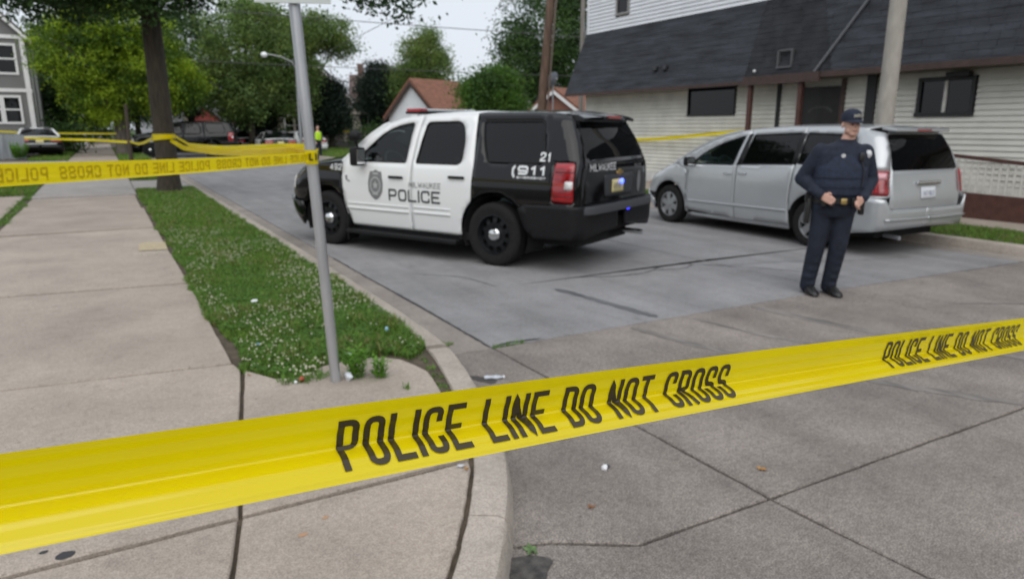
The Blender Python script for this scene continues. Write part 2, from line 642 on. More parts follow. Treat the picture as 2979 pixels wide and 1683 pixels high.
# --- road slabs
slab([(2.45, 4.575), (1.98, 4.575), (1.78, 3.6), (1.50, 2.85), (1.22, 2.40), (1.16, 2.24), (1.41, 2.155), (1.72, 1.962), (2.485, 1.95)], 0, ROADW, road)
slab([(2.485, 1.95), (1.72, 1.962), (1.41, 2.155), (1.16, 2.24), (.55, 1.50), (-.05, 1.0), (-.6, .72), (-.6, -3), (2.85, -3)], 0, ROADW, road)
slab([(2.485, 1.95), (2.85, -3), (6.75, -3), (6.6, 1.9)], 0, ROADW, road)
slab([(2.45, 4.575), (2.485, 1.95), (6.6, 1.9), (6.55, 4.56)], 0, ROADW, road)
slab([(6.6, 1.9), (6.75, -3), (10.9, -3), (10.7, 1.85)], 0, ROADW, road)
slab([(6.55, 4.56), (6.6, 1.9), (10.7, 1.85), (10.36, 4.35)], 0, ROADW, road)
slab([(2.45, 6.40), (2.45, 4.575), (6.55, 4.56), (6.52, 6.52)], 0, ROADC, road)
slab([(6.52, 6.52), (6.55, 4.56), (10.05, 4.40), (10.05, 6.40)], 0, ROADC, road)
ys = [6.40, 10.9, 15.4, 20, 24.6, 29.2, 33.8, 40, 48, 58, 72, 90, 120]
for a, b in zip(ys[:-1], ys[1:]):
    slab(rect(2.45, 6.52, a, b), 0, ROADC, road, fine=.3)
    slab(rect(6.52, 10.05, a, b), 0, ROADC, road, fine=.3)
gy = [4.575, 7.6, 10.6, 13.6, 16.6, 20, 24, 28, 34, 44, 60, 90, 120]
for a, b in zip(gy[:-1], gy[1:]):
    slab(rect(2.0, 2.45, a, b), 0, GUTM, road, fine=.3, name='gutter_slab')
gy = [4.35, 7.4, 10.4, 13.4, 16.4, 20, 24, 28, 34, 44, 60, 90, 120]
for a, b in zip(gy[:-1], gy[1:]):
    slab(rect(10.05, 10.42, a, b), 0, GUTM, road, fine=.3, name='gutter_slab')
for x0 in (10.9, 16, 21, 26): slab(rect(x0, x0 + 5.1, -3, 1.4), 0, ROADW, road, fine=.4)

# --- cracks and sealed seams in the cool slab
TAR = M('tar seal', (.030, .030, .032), .6, var=.3, scale=40)
def seam(pts, w, name='crack_seal', z=.003, parent=road):
    pts = rnd(pts, .12, 4, False)
    P = [Vector((p[0] + rs.uniform(-.006, .006), p[1] + rs.uniform(-.006, .006))) for p in dens(pts, .06, False)]
    V, F = [], []
    for i, p in enumerate(P):
        d = (P[min(i + 1, len(P) - 1)] - P[max(i - 1, 0)]).normalized()
        k = w * rs.uniform(.6, 1.1) * (.25 if i in (0, len(P) - 1) else 1)
        V += [(p.x - d.y * k / 2, p.y + d.x * k / 2, z), (p.x + d.y * k / 2, p.y - d.x * k / 2, z)]
        if i: F.append((2 * i - 2, 2 * i - 1, 2 * i + 1, 2 * i))
    return mesh_obj(name, V, F, TAR, parent)
seam([(4.55, 6.42), (4.9, 6.25), (5.4, 6.22), (5.75, 6.42), (6.1, 6.48)], .022)
seam([(5.55, 6.30), (5.95, 6.18), (6.25, 6.35), (6.2, 6.5)], .018)
seam([(2.46, 4.6), (2.62, 4.64), (2.9, 4.6)], .03)
seam([(6.3, 6.3), (6.9, 5.6), (7.2, 4.9)], .014)
seam([(6.05, 6.45), (6.5, 6.1), (7.4, 5.9), (8.2, 5.5), (9.1, 5.3)], .012)
seam([(2.9, 7.6), (3.4, 7.1), (3.5, 6.45)], .012)
seam([(3.2, 2.9), (3.8, 3.1), (4.5, 2.8), (5.2, 2.95)], .007)
seam([(7.0, 3.6), (7.8, 3.1), (8.4, 3.2), (9.2, 2.7)], .012)
seam([(2.43, 4.6), (2.44, 5.2), (2.455, 5.9), (2.45, 6.6), (2.44, 7.6), (2.45, 9)], .026)
# rubbed dark tyre marks
TYREMARK = M('tyre rubber mark', (.105, .105, .110), .8, var=.5, scale=7, stretch=(1, .3, 1))
for pts, w in (([(3.98, 6.05), (4.05, 5.6), (4.1, 5.1), (4.16, 4.63)], .11),):
    o = seam(pts, w, 'tyre_mark'); o.data.materials[0] = TYREMARK

FAINT = M('faint tyre stain', (.185, .170, .156), .85, var=.45, scale=9, stretch=(1, .25, 1))
for pts, w in (([(3.75, 4.5), (3.85, 3.9), (4.05, 3.3), (4.4, 2.5), (4.75, 1.95)], .10), ([(5.2, 4.5), (5.35, 3.6), (5.6, 2.7), (5.9, 2.0)], .13), ([(4.4, 4.5), (4.5, 3.9), (4.8, 3.1)], .06)):
    o = seam(pts, w, 'tyre_mark', .0025); o.data.materials[0] = FAINT

# --- corner block of earth on the near side, its edge is the kerb line
KIN = [(-60, .30), (-2.5, .30), (-1.2, .50), (-.2, .95), (.45, 1.48), (.89, 1.97), (1.12, 2.31), (1.36, 2.72), (1.52, 3.15), (1.65, 3.58),
       (1.75, 3.97), (1.84, 4.36), (1.885, 4.8), (1.92, 6), (1.935, 8), (1.935, 30), (1.935, 150)]
KC = [p for p in dens(rnd(KIN[1:14] + [(1.935, 7.4)], .5, 6, False), .1, False)]
def kerb_side(y0, y1, d0, d1):
    """points along the inner kerb line between two heights of y, set back by d0..d1"""
    out = []
    for i in range(1, len(KC) - 1):
        p = Vector(KC[i])
        if not (y0 <= p.y <= y1): continue
        t = (Vector(KC[i + 1]) - Vector(KC[i - 1])).normalized()
        d = d0 + (d1 - d0) * (p.y - y0) / (y1 - y0)
        out.append((p.x - t.y * d, p.y + t.x * d))
    return out
def prism_ground(name, poly, z0, z1, mat):
    n = len(poly)
    V = [(x, y, z1) for x, y in poly] + [(x, y, z0) for x, y in poly]
    F = [tuple(range(n))] + [(i, n + i, n + (i + 1) % n, (i + 1) % n) for i in range(n)]
    return tag(mesh_obj(name, V, F, mat), kind='structure')
terrain = prism_ground('terrain', KIN + [(-60, 150)], -.09, .108, EARTH)

kerb = tag(thing('kerb', None, None), kind='structure')
PROF = [(.0, -.02), (.0, .126), (.006, .132), (.125, .132), (.150, .122), (.163, .100), (.185, -.02)]
def kerb_run(path, side, mat, parent, gap=.008, jit=.002):
    P = [Vector(p) for p in dens(path, .18, False)]
    P[0] = P[0] + (P[1] - P[0]).normalized() * gap / 2
    P[-1] = P[-1] + (P[-2] - P[-1]).normalized() * gap / 2
    V, F = [], []
    k = len(PROF)
    for i, p in enumerate(P):
        d = (P[min(i + 1, len(P) - 1)] - P[max(i - 1, 0)]).normalized()
        nrm = Vector((d.y, -d.x)) * side
        dz = rs.uniform(-jit, jit)
        for a, z in PROF:
            q = p + nrm * (a + rs.uniform(-jit, jit))
            V.append((q.x, q.y, z + dz))
    for i in range(len(P) - 1):
        for j in range(k - 1):
            F.append((i * k + j, i * k + j + 1, (i + 1) * k + j + 1, (i + 1) * k + j))
    F += [tuple(range(k)), tuple((len(P) - 1) * k + j for j in range(k - 1, -1, -1))]
    if side < 0: F = [f[::-1] for f in F]
    return mesh_obj('kerb_stone', V, F, mat, parent, 35)
kerb_run([p for p in KC if p[1] < 2.32 or p[0] < 0], 1, KERBM, kerb)
kerb_run([p for p in KC if 2.30 < p[1] < 4.48 and p[0] > 0], 1, KERBM, kerb)
kerb_run([p for p in KC if 4.46 < p[1] < 7.4], 1, KERBM, kerb)
ky = [7.4, 10.4, 13.4, 16.4, 19.6, 24.2, 28, 32, 37, 44, 54, 70, 95, 130]
for a, b in zip(ky[:-1], ky[1:]):
    kerb_run([(1.935, a), (1.935, b)], 1, KERBM, kerb)

# --- near sidewalk
walk = tag(thing('sidewalk', None, None), kind='structure')
ZW = .132
wy = [4.80, 7.70, 9.65, 12.4, 15.6, 18.9]
slab([(-1.55, 2.76), (.31, 2.76), (.62, 4.62), (.60, 4.77), (-1.55, 5.05)], ZW, WALK, walk)
slab([(-1.55, 5.05), (.60, 4.77), (.61, 7.62), (-1.55, 7.9)], ZW, WALK, walk, tilt=.003, gap=.035)
slab([(-1.55, 7.9), (.61, 7.62), (.60, 9.60), (-1.55, 9.8)], ZW + .004, WALK, walk, tilt=.003, gap=.04)
slab([(-1.55, 9.8), (.60, 9.60), (.60, 12.4), (-1.55, 12.4)], ZW - .006, WALK, walk, tilt=.003, gap=.05)
slab(rect(-1.55, .58, 12.4, 15.6), ZW + .002, WALK, walk, tilt=.003, gap=.06)
slab(rect(-1.55, .54, 15.6, 18.9), ZW - .014, WALK, walk, gap=.06)
for a, b in ((18.93, 21.5), (21.5, 24.2), (24.2, 27), (27, 30), (30, 33.5), (33.5, 38), (38, 43), (43, 50), (50, 60), (60, 80)):
    slab(rect(-1.55, .56, a, b), ZW + .012, DRIVE if a < 24 else WALK, walk, fine=.4)
slab([(-1.55, 2.745), (-1.55, .75), (-1.2, .62), (0, 1.30), (.06, 1.7), (.21, 2.32), (.31, 2.745)], ZW, WALK, walk)
slab([(.31, 2.745), (.21, 2.32), (.06, 1.7), (0, 1.30)] + kerb_side(1.40, 2.70, .012, .012) + [(1.345, 2.745)], ZW, WALK, walk)
slab([(.63, 4.62), (.31, 2.76), (1.352, 2.765)] + kerb_side(2.80, 4.0, .012, .085) + [(1.64, 4.16), (1.60, 4.30), (1.52, 4.40), (1.35, 4.48), (1.10, 4.44), (.9, 4.30), (.78, 4.34)], ZW, WALK, walk, name='slab')
# second pavement on the far side of the weed strip
for x0, x1 in ((-3.6, -1.68), (-5.6, -3.6)):
    for a, b in ((3, 6.2), (6.2, 9.6), (9.6, 13), (13, 16.4), (16.4, 19.5)):
        slab(rect(x0, x1, a, b), ZW + .004, WALK, walk, fine=.3, tilt=.003)
slab(rect(.56, 1.935, 20.65, 23.9), ZW - .006, DRIVE, walk, fine=.3, name='driveway_slab')
for x0 in (-4.4, -7.4): slab(rect(x0, x0 + 2.84, 33.5, 40), ZW, DRIVE, walk, fine=.5, name='driveway_slab')

# --- far side of the street
terrain2 = prism_ground('terrain', [(10.62, -.5), (60, -.5), (60, 150), (10.62, 150)], -.09, .106, EARTH)
for a, b in ((1.4, 4.4), (4.4, 7.5), (7.5, 10.6), (10.6, 13.7), (13.7, 17), (17, 21), (21, 26), (26, 32), (32, 40), (40, 50), (50, 70), (70, 100)):
    kerb_run([(10.60, a), (10.60, b)], -1, KERBM, kerb)
walk2 = tag(thing('sidewalk', None, None), kind='structure')
for k in range(22):
    slab(rect(12.05, 13.95 if k > 3 else 13.0, 1.4 + k * 1.9, 3.3 + k * 1.9), ZW, WALK, walk2, fine=.5)

# ------------------------------------------------------------------ grass and clover
DRYG = M('dry grass blades', (.26, .23, .085), .7, var=.3, scale=20, trans=.3)
LIGHTG = M('light grass blades', (.150, .250, .040), .55, var=.4, scale=22, spec=.3, trans=.35)
def scatter_blades(name, regions, seed, label, mat, hgt=(.035, .085), parent=None):
    """regions: (polygon, blades per square metre)"""
    rg = np.random.default_rng(seed)
    V, F, FM = [], [], []
    n0 = 0
    for poly, den in regions:
        xs = [p[0] for p in poly]; yy = [p[1] for p in poly]
        n = int((max(xs) - min(xs)) * (max(yy) - min(yy)) * den)
        px = rg.uniform(min(xs), max(xs), n); py = rg.uniform(min(yy), max(yy), n)
        keep = np.array([in_poly(a, b, poly) for a, b in zip(px, py)], bool)
        px, py = px[keep], py[keep]
        n = len(px)
        th = rg.uniform(0, 2 * np.pi, n)
        clump = np.array([noise.noise((a * 2.2, b * 2.2, 3.)) for a, b in zip(px, py)])
        h = rg.uniform(hgt[0], hgt[1], n) * (1 + .6 * clump)
        w = rg.uniform(.003, .006, n) * (1 + np.maximum(0, py - 8) * .12)
        ln = rg.uniform(.2, .9, n) * h
        ph = rg.uniform(0, 2 * np.pi, n)
        z0 = np.full(n, .106)
        a = np.stack([px - np.cos(th) * w, py - np.sin(th) * w, z0], 1)
        b = np.stack([px + np.cos(th) * w, py + np.sin(th) * w, z0], 1)
        m1 = np.stack([px + np.cos(ph) * ln * .35 + np.cos(th) * w * .7, py + np.sin(ph) * ln * .35 + np.sin(th) * w * .7, z0 + h * .6], 1)
        m0 = np.stack([px + np.cos(ph) * ln * .35 - np.cos(th) * w * .7, py + np.sin(ph) * ln * .35 - np.sin(th) * w * .7, z0 + h * .6], 1)
        t = np.stack([px + np.cos(ph) * ln, py + np.sin(ph) * ln, z0 + h * (1 - .25 * rg.random(n))], 1)
        V.append(np.stack([a, b, m1, m0, t], 1).reshape(-1, 3))
        i = n0 + np.arange(n) * 5
        F += np.stack([i, i + 1, i + 2, i + 3], 1).tolist()
        F += np.stack([i + 3, i + 2, i + 4], 1).tolist()
        tone = np.where(rg.random(n) + .35 * clump > .93, 2, np.where(rg.random(n) - .6 * clump > .60, 1, 0))
        FM += tone.tolist() * 2
        n0 += n * 5
    me = bpy.data.meshes.new(name)
    me.from_pydata(np.concatenate(V).tolist(), [], F)
    for q in (mat, LIGHTG, DRYG): me.materials.append(q)
    me.polygons.foreach_set('material_index', FM)
    o = mkobj(name, me, parent)
    if label: tag(o, label, 'grass', kind='stuff')
    return o

VE = [(.60, 4.62), (.78, 4.40), (.95, 4.34), (1.1, 4.46), (1.35, 4.52), (1.58, 4.46), (1.68, 4.3), (1.86, 4.5), (1.93, 5.2), (1.95, 6)]
wob = lambda x, y: x + .09 * noise.noise((y * 1.3, x, 0)) + .06 * noise.noise((y * 5, x, 5))
wl = [(wob(.60, y), y) for y in np.arange(4.8, 20.4, .25)][::-1]
verge_near = VE + [(1.95, 7.6)] + [(.60, 7.6)] + [p for p in wl if p[1] < 7.5]
verge_mid = [(1.95, 7.5), (1.95, 12)] + [p for p in wl if 7.5 < p[1] < 12]
verge_far = [(1.95, 12), (1.95, 20.7), (.62, 20.7)] + [p for p in wl if p[1] > 12]
scatter_blades('grass', [(verge_near, 6500), (verge_mid, 3600), (verge_far, 1700)], 1, 'green grass of the clover verge between sidewalk and kerb', GRASS)
scatter_blades('grass', [([(10.66, 2), (12.03, 2), (12.03, 9), (10.66, 9)], 1500), ([(10.66, 9), (12.03, 9), (12.03, 32), (10.66, 32)], 600)], 2, 'green grass strip along the far kerb in front of the building', GRASS)
scatter_blades('grass', [([(.6, 24.3), (1.9, 24.3), (1.9, 60), (.6, 60)], 320), ([(-9, 19.8), (-1.6, 19.8), (-1.6, 33), (-9, 33)], 260), ([(-3.2, 40.2), (-1.6, 40.2), (-1.6, 60), (-3.2, 60)], 200)], 4,
               'rough grass of the yards and verges beyond the tree', GRASS, (.08, .22))
scatter_blades('grass', [([(10.7, 32), (16, 32), (16, 60), (10.7, 60)], 120)], 5, 'grass of the front yards beyond the white building', GRASS, (.08, .2))

def leaflets(name, poly_den, seed, label, mat, size, zr, parent=None):
    rg = np.random.default_rng(seed)
    V, F, n0 = [], [], 0
    for poly, den in poly_den:
        xs = [p[0] for p in poly]; yy = [p[1] for p in poly]
        n = int((max(xs) - min(xs)) * (max(yy) - min(yy)) * den)
        for _ in range(n):
            x, y = rg.uniform(min(xs), max(xs)), rg.uniform(min(yy), max(yy))
            if not in_poly(x, y, poly): continue
            if noise.noise((x * 1.7, y * 1.7, 9)) < -.25: continue
            z = .108 + rg.uniform(*zr)
            s = rg.uniform(.6, 1.2) * size * (1 + max(0, y - 8) * .06)
            t0 = rg.uniform(0, 6.28)
            for k in range(3):
                t = t0 + k * 2.09
                d = np.array([math.cos(t), math.sin(t), rg.uniform(-.2, .35)]); e = np.array([-math.sin(t), math.cos(t), rg.uniform(-.3, .3)])
                c = np.array([x, y, z])
                V += [c, c + d * s * .6 + e * s * .5, c + d * s * 1.1, c + d * s * .6 - e * s * .5]
                F.append((n0, n0 + 3, n0 + 2, n0 + 1)); n0 += 4
    o = mesh_obj(name, V, F, mat, parent)
    return tag(o, label, 'clover', kind='stuff') if label else o
leaflets('clover_leaves', [(verge_near, 2600), (verge_mid, 1100)], 11, 'low clover leaves growing through the grass verge', CLOVER, .014, (.01, .055))

def flowers():
    rg = np.random.default_rng(21)
    mb = MB()
    for poly, den in ((verge_near, 420), (verge_mid, 260), (verge_far, 40)):
        xs = [p[0] for p in poly]; yy = [p[1] for p in poly]
        n = int((max(xs) - min(xs)) * (max(yy) - min(yy)) * den)
        for _ in range(n):
            x, y = rg.uniform(min(xs) + .06, max(xs) - .06), rg.uniform(min(yy), max(yy))
            if not in_poly(x, y, poly): continue
            if 1.3 * noise.noise((x * 1.4, y * .9, 2)) + noise.noise((x * 5, y * 4, 7)) * .6 + rg.normal() * .25 < .10: continue
            mb.ball((x, y, .108 + rg.uniform(.045, .10)), rg.uniform(.0035, .0075), 5, 4)
    for _ in range(26):
        mb.ball((.93 + rg.normal() * .09, 4.26 + rg.normal() * .07, .132 + rg.uniform(.03, .10)), rg.uniform(.006, .011), 5, 4)
    o = mb.build('clover_flowers', FLOWER, fix=False)
    tag(o, 'small white clover flowers dotted over the grass verge', 'flowers', kind='stuff')
flowers()

# --- weeds and tufts that one can point at
def weed(x, y, z, h, r, nst, label, seed, mat=WEEDM, leaf=.03, group=None, name='weed'):
    rg = random.Random(seed)
    t = thing(name, label, 'weed', (x, y, z), 0, group)
    st, lf = MB(), MB()
    for k in range(nst):
        a = rg.uniform(0, 6.28); q = r * math.sqrt(rg.random())
        bx, by = math.cos(a) * q * .5, math.sin(a) * q * .5
        tx, ty, tz = math.cos(a) * q, math.sin(a) * q, h * rg.uniform(.6, 1)
        st.tube([(bx, by, -.02), ((bx + tx) / 2, (by + ty) / 2, tz * .55), (tx, ty, tz)], [.003, .002, .001], 4)
        n = max(5, int(tz / .012))
        for i in range(n):
            f = .15 + .85 * i / n
            p = Vector((bx + (tx - bx) * f, by + (ty - by) * f, tz * f))
            b = i * 2.4 + rg.uniform(-.4, .4)
            s = leaf * rg.uniform(.6, 1.1)
            d = Vector((math.cos(b), math.sin(b), rg.uniform(.1, .7))); e = Vector((-math.sin(b), math.cos(b), 0)) * .22
            lf.add([p, p + d * s * .5 + e * s, p + d * s, p + d * s * .5 - e * s], [(0, 1, 2, 3)])
    st.build('stem', mat, t, fix=False)
    lf.build('leaves', mat, t, fix=False)
    return t
def tuft(x, y, z, h, r, n, label, seed, group=None, sx=1., sy=1., into=None):
    rg = random.Random(seed)
    mb = into or MB()
    org = Vector((x, y, z)) if into else Vector((0, 0, 0))
    for k in range(n):
        a = rg.uniform(0, 6.28); q = r * math.sqrt(rg.random())
        p = org + Vector((math.cos(a) * q * sx, math.sin(a) * q * sy, -.01))
        l = rg.uniform(.3, 1) * h
        b = rg.uniform(0, 6.28); w = rg.uniform(.002, .005)
        e = Vector((-math.sin(b), math.cos(b), 0)) * w
        d = Vector((math.cos(b) * rg.uniform(.1, .9), math.sin(b) * rg.uniform(.1, .9), rg.uniform(.5, 1))) * l
        mb.add([p - e, p + e, p + d * .6 + e * .7, p + d * .6 - e * .7, p + d], [(0, 1, 2, 3), (3, 2, 4)])
    if into: return
    o = mb.build('grass_tuft', GRASS, None, fix=False)
    o.location = (x, y, z)
    return tag(o, label, 'grass tuft', group)
# ================================================================== BUILDINGS
def siding_mat(name, base, pitch=.11, depth=.5, rough=.6, var=.06):
    """far wall of lapped boards: the laps are a relief in z"""
    if name in MATS: return MATS[name]
    m = M(name, base, rough, var=var, scale=1.5)
    t = m.node_tree
    tc = t.nodes.new('ShaderNodeTexCoord'); sp = t.nodes.new('ShaderNodeSeparateXYZ')
    mm = t.nodes.new('ShaderNodeMath'); mm.operation = 'MULTIPLY'; mm.inputs[1].default_value = 1 / pitch
    fr = t.nodes.new('ShaderNodeMath'); fr.operation = 'FRACT'
    b = t.nodes.new('ShaderNodeBump'); b.inputs['Strength'].default_value = depth; b.inputs['Distance'].default_value = .03; b.invert = True
    t.links.new(tc.outputs['Object'], sp.inputs[0]); t.links.new(sp.outputs[2], mm.inputs[0]); t.links.new(mm.outputs[0], fr.inputs[0])
    t.links.new(fr.outputs[0], b.inputs['Height']); t.links.new(b.outputs[0], t.nodes['Principled BSDF'].inputs['Normal'])
    return m

SIDEW = M('white vinyl siding', (.74, .76, .79), .5, var=.05, scale=2, rvar=.03)
SIDEC = M('cream siding', (.66, .65, .59), .6, var=.10, scale=2.2, rvar=.05)
FOUND = M('painted foundation', (.60, .60, .58), .8, var=.12, scale=4, bump=.3)
BROWN = M('dark brown paint', (.060, .036, .030), .55, var=.25, scale=8)
REDBR = M('red brown paint', (.085, .036, .028), .55, var=.25, scale=8)
BLACKF = M('black trim', (.018, .018, .019), .5)
SHING = M('black shingles', (.032, .036, .044), .85, var=.5, scale=3.2, stretch=(1, .35, 2.2), bump=.5, bscale=90)
SHING2 = M('darker black shingles', (.018, .020, .024), .85, var=.5, scale=3, bump=.5, bscale=90)  # darker tone for the middle stretch of the mansard
DARKGL = glass_mat('dark window glass', (.35, .38, .40), .06)
WINGL = glass_mat('window glass', (.6, .65, .66), .15)
WHITE = M('white paint', (.78, .78, .77), .5, var=.04, scale=5)
LATT = M('weathered white lattice', (.62, .60, .55), .7, var=.15, scale=9)
GALV = M('galvanized steel', (.50, .51, .53), .42, .75, var=.14, scale=7, stretch=(1, 1, .25))
SOFFIT = M('soffit', (.22, .19, .16), .8, var=.15, scale=5)

def cut(a, b, holes):
    segs = [(a, b)]
    for h0, h1 in holes:
        out = []
        for s0, s1 in segs:
            if h1 <= s0 or h0 >= s1: out.append((s0, s1)); continue
            if h0 - s0 > .03: out.append((s0, h0))
            if s1 - h1 > .03: out.append((h1, s1))
        segs = out
    return segs

def white_building():
    B = thing('corner_building', 'long white sided building with a black shingled mansard roof across the street', 'building', (14, 0, .1))
    y0, y1 = -6., 19.55
    Z = lambda z: z - .1
    mb = MB(); mb.box((3.52, (y0 + y1) / 2, Z(3.55)), (6.96, y1 - y0, 6.9)); core = mb.build('wall', SIDEC, B)
    mb = MB(); mb.box((3.5, (y0 + y1) / 2, Z(.26)), (7.05, y1 - y0 + .06, .34)); mb.build('foundation', FOUND, B)
    op = [(13.07, 14.75, 1.98, 2.70), (10.08, 11.07, .35, 2.62), (7.33, 8.40, 1.88, 2.60)]
    # lapped boards, one by one
    def board(ya, yb, z0, ex, mat, par):
        V = [(-.002, ya, z0 + ex), (-.002, yb, z0 + ex), (-.034, ya, z0 - .004), (-.034, yb, z0 - .004), (-.002, ya, z0 - .004), (-.002, yb, z0 - .004)]
        return mesh_obj('siding_board', V, [(0, 2, 3, 1), (2, 4, 5, 3), (0, 4, 2), (1, 3, 5)], mat, par)
    ex = .104
    for k in range(22):
        z = .43 + k * ex
        holes = [(a - .02, b + .02) for a, b, c, d in op if z + ex > c + .02 and z < d - .02]
        for a, b in cut(y0, y1, holes):
            rows = [(a, b)] if b - a < 7 else [(a, (a + b) / 2 - .6 + (k % 3) * .6), ((a + b) / 2 - .6 + (k % 3) * .6, b)]
            for ra, rb in rows: board(ra + .001, rb - .001, Z(z), ex, SIDEC, core)
    up = [(17.44, 18.06, 4.98, 6.05), (13.35, 14.0, 4.98, 6.05)]
    for k in range(22):
        z = 4.60 + k * .108
        holes = [(a - .02, b + .02) for a, b, c, d in up if z + .108 > c + .02 and z < d - .02]
        for a, b in cut(y0, y1, holes): board(a + .001, b - .001, Z(z), .108, SIDEW, core)
    mb = MB(); mb.box((-.012, y1 - .05, Z(5.8)), (.05, .10, 2.4)); mb.build('corner_board', SIDEW, B)
    # upper roof
    mb = MB(); mb.prism([(-.35, Z(6.95)), (7.4, Z(6.95)), (3.5, Z(9.6))], y1 - y0 + .6, lambda u, v, w: (u, y0 - .3 + w, v)); mb.build('roof', SHING, B)
    # mansard: stepped courses of shingles over a sloping core
    ye0, ye1 = y0, 19.87
    ex0, ez0, ex1, ez1 = -.62, 2.74, .0, 4.64
    mb = MB()
    mb.add([(ex0 + .03, ye0, Z(ez0)), (ex0 + .03, ye1 - .02, Z(ez0)), (ex1, y1, Z(ez1)), (ex1, ye0, Z(ez1)), (.2, ye0, Z(ez0)), (.2, ye1 - .02, Z(ez0)), (.2, ye0, Z(ez1)), (.2, y1, Z(ez1))],
           [(0, 1, 2, 3), (0, 3, 6, 4), (1, 5, 7, 2), (3, 2, 7, 6), (4, 5, 1, 0)])
    mans = mb.build('mansard_roof', SHING, B)
    nc = 14
    sl = Vector((ex1 - ex0, 0, ez1 - ez0)); L = sl.length; sl.normalize(); nr = Vector((-sl.z, 0, sl.x))
    rg = random.Random(5)
    for k in range(nc):
        t0, t1 = k * L / nc, (k + 1) * L / nc
        ymax = ye1 + (y1 - ye1) * (k / nc)
        for (ya, yb, mt) in ((ye0, 9.95 + .06 * k, SHING), (9.95 + .06 * k, 12.3, SHING2), (12.3, ymax, SHING)):
            V, F = [], []
            y = ya
            while y < yb - 1e-3:
                yn = min(yb, y + rg.uniform(.22, .34))
                d = rg.uniform(.007, .013)
                tt = max(0, t0 - rg.uniform(.0, .018))
                for (t, q) in ((t1 + .02, .004), (tt, d)):
                    for yy in (y + .003, yn - .003):
                        p = Vector((ex0, yy, Z(ez0))) + sl * t + nr * q
                        V.append(p)
                for yy in (y + .003, yn - .003):
                    V.append(Vector((ex0, yy, Z(ez0))) + sl * tt + nr * -.01)
                n = len(V) - 6
                F += [(n, n + 2, n + 3, n + 1), (n + 2, n + 4, n + 5, n + 3)]
                y = yn
            mesh_obj('shingle_course', V, F, mt, mans)
    # sloping metal strip over the change of slope
    mb = MB(); a = Vector((ex0, 10.36, Z(2.80))); b = Vector((ex0, 9.30, Z(2.80))) + Vector((sl.x, 0, sl.z)) * L * .98
    mb.tube([a + nr * .03, b + nr * .03], .035, 6); mb.build('hip_flashing', M('weathered flashing', (.11, .115, .125), .6), B)
    # fascia and soffit
    mb = MB(); mb.box((ex0 - .012, (ye0 + 10.2) / 2, Z(2.775)), (.03, 10.2 - ye0, .115)); mb.build('fascia', BROWN, B)
    mb = MB(); mb.box((ex0 - .012, (12.28 + ye1) / 2, Z(2.70)), (.03, ye1 - 12.28, .085)); mb.build('fascia', BROWN, B)
    mb = MB(); mb.box((ex0 - .03, (10.2 + 12.28) / 2, Z(2.735)), (.07, 2.08, .20)); mb.build('porch_beam', BROWN, B)
    mb = MB(); mb.box((ex0 / 2, (ye0 + ye1) / 2 - .02, Z(2.745)), (-ex0 - .02, ye1 - ye0 - .05, .02)); mb.build('soffit', SOFFIT, B)
    # windows
    def window(ya, yb, za, zb, fr, gl, fm, mull=(), t=.055, name='window'):
        mb = MB()
        for c, d in (((-.02, (ya + yb) / 2, zb - t / 2), (.075, yb - ya, t)), ((-.02, (ya + yb) / 2, za + t / 2), (.095, yb - ya + .03, t)),
                     ((-.02, ya + t / 2, (za + zb) / 2), (.07, t, zb - za - 2 * t)), ((-.02, yb - t / 2, (za + zb) / 2), (.07, t, zb - za - 2 * t))):
            mb.box((c[0], c[1], Z(c[2])), d)
        w = mb.build(name, fm, B)
        ed = [ya + t] + list(mull) + [yb - t]
        for i in range(len(ed) - 1):
            p0 = ed[i] + (.03 if i else 0); p1 = ed[i + 1] - (.03 if i < len(ed) - 2 else 0)
            mb = MB(); mb.box((-.002, (p0 + p1) / 2, Z((za + zb) / 2)), (.012, p1 - p0, zb - za - 2 * t)); mb.build('pane', gl, w)
        for m in mull:
            mb = MB(); mb.box((-.012, m, Z((za + zb) / 2)), (.045, .06, zb - za - 2 * t)); mb.build('mullion', LATT, w)
        return w
    window(13.07, 14.75, 1.98, 2.70, 0, DARKGL, BLACKF, t=.03)
    w2 = window(7.33, 8.40, 1.88, 2.60, 0, DARKGL, BLACKF, mull=(7.87,), t=.07)
    mb = MB(); mb.box((-.10, 7.62, Z(2.63)), (.16, .42, .10), None, .01); mb.build('awning_box', BLACKF, w2)
    window(17.44, 18.06, 4.98, 6.05, 0, DARKGL, M('grey window frame', (.30, .29, .28), .5), t=.05)
    window(13.35, 14.0, 4.98, 6.05, 0, DARKGL, MATS['grey window frame'], t=.05)
    # door with jambs
    mb = MB(); mb.box((-.005, 10.575, Z(1.45)), (.05, .96, 2.2)); d = mb.build('door', M('black door', (.014, .013, .013), .45, var=.3, scale=6), B)
    mb = MB(); mb.tube([(-.05, 10.2, Z(1.25)), (-.09, 10.2, Z(1.25)), (-.09, 10.2, Z(1.40)), (-.05, 10.2, Z(1.40))], .012, 6); mb.build('handle', GALV, d)
    mb = MB()
    for k in range(9):
        a = rad(160 - k * 17.5)
        mb.box((-.034, 10.575 - .30 * math.cos(a), Z(1.98) + .14 * math.sin(a)), (.004, .055, .05))
    mb.build('faded_arc_decal', M('faded decal', (.07, .07, .07), .7), d)
    for ya, mt in ((11.12, BROWN), (10.03, BROWN), (11.72, BLACKF)):
        mb = MB(); mb.box((-.03, ya, Z(1.55)), (.08, .09, 2.3)); mb.build('door_jamb', mt, B)
    mb = MB(); mb.box((-.04, 9.37, Z(1.6)), (.09, .20, 2.30)); mb.build('downpipe_box', BLACKF, B)
    for yp in (12.13, 10.72):
        mb = MB(); mb.box((-.55, yp, Z(1.40)), (.10, .10, 2.50), None, .008); mb.build('porch_post', REDBR, B)
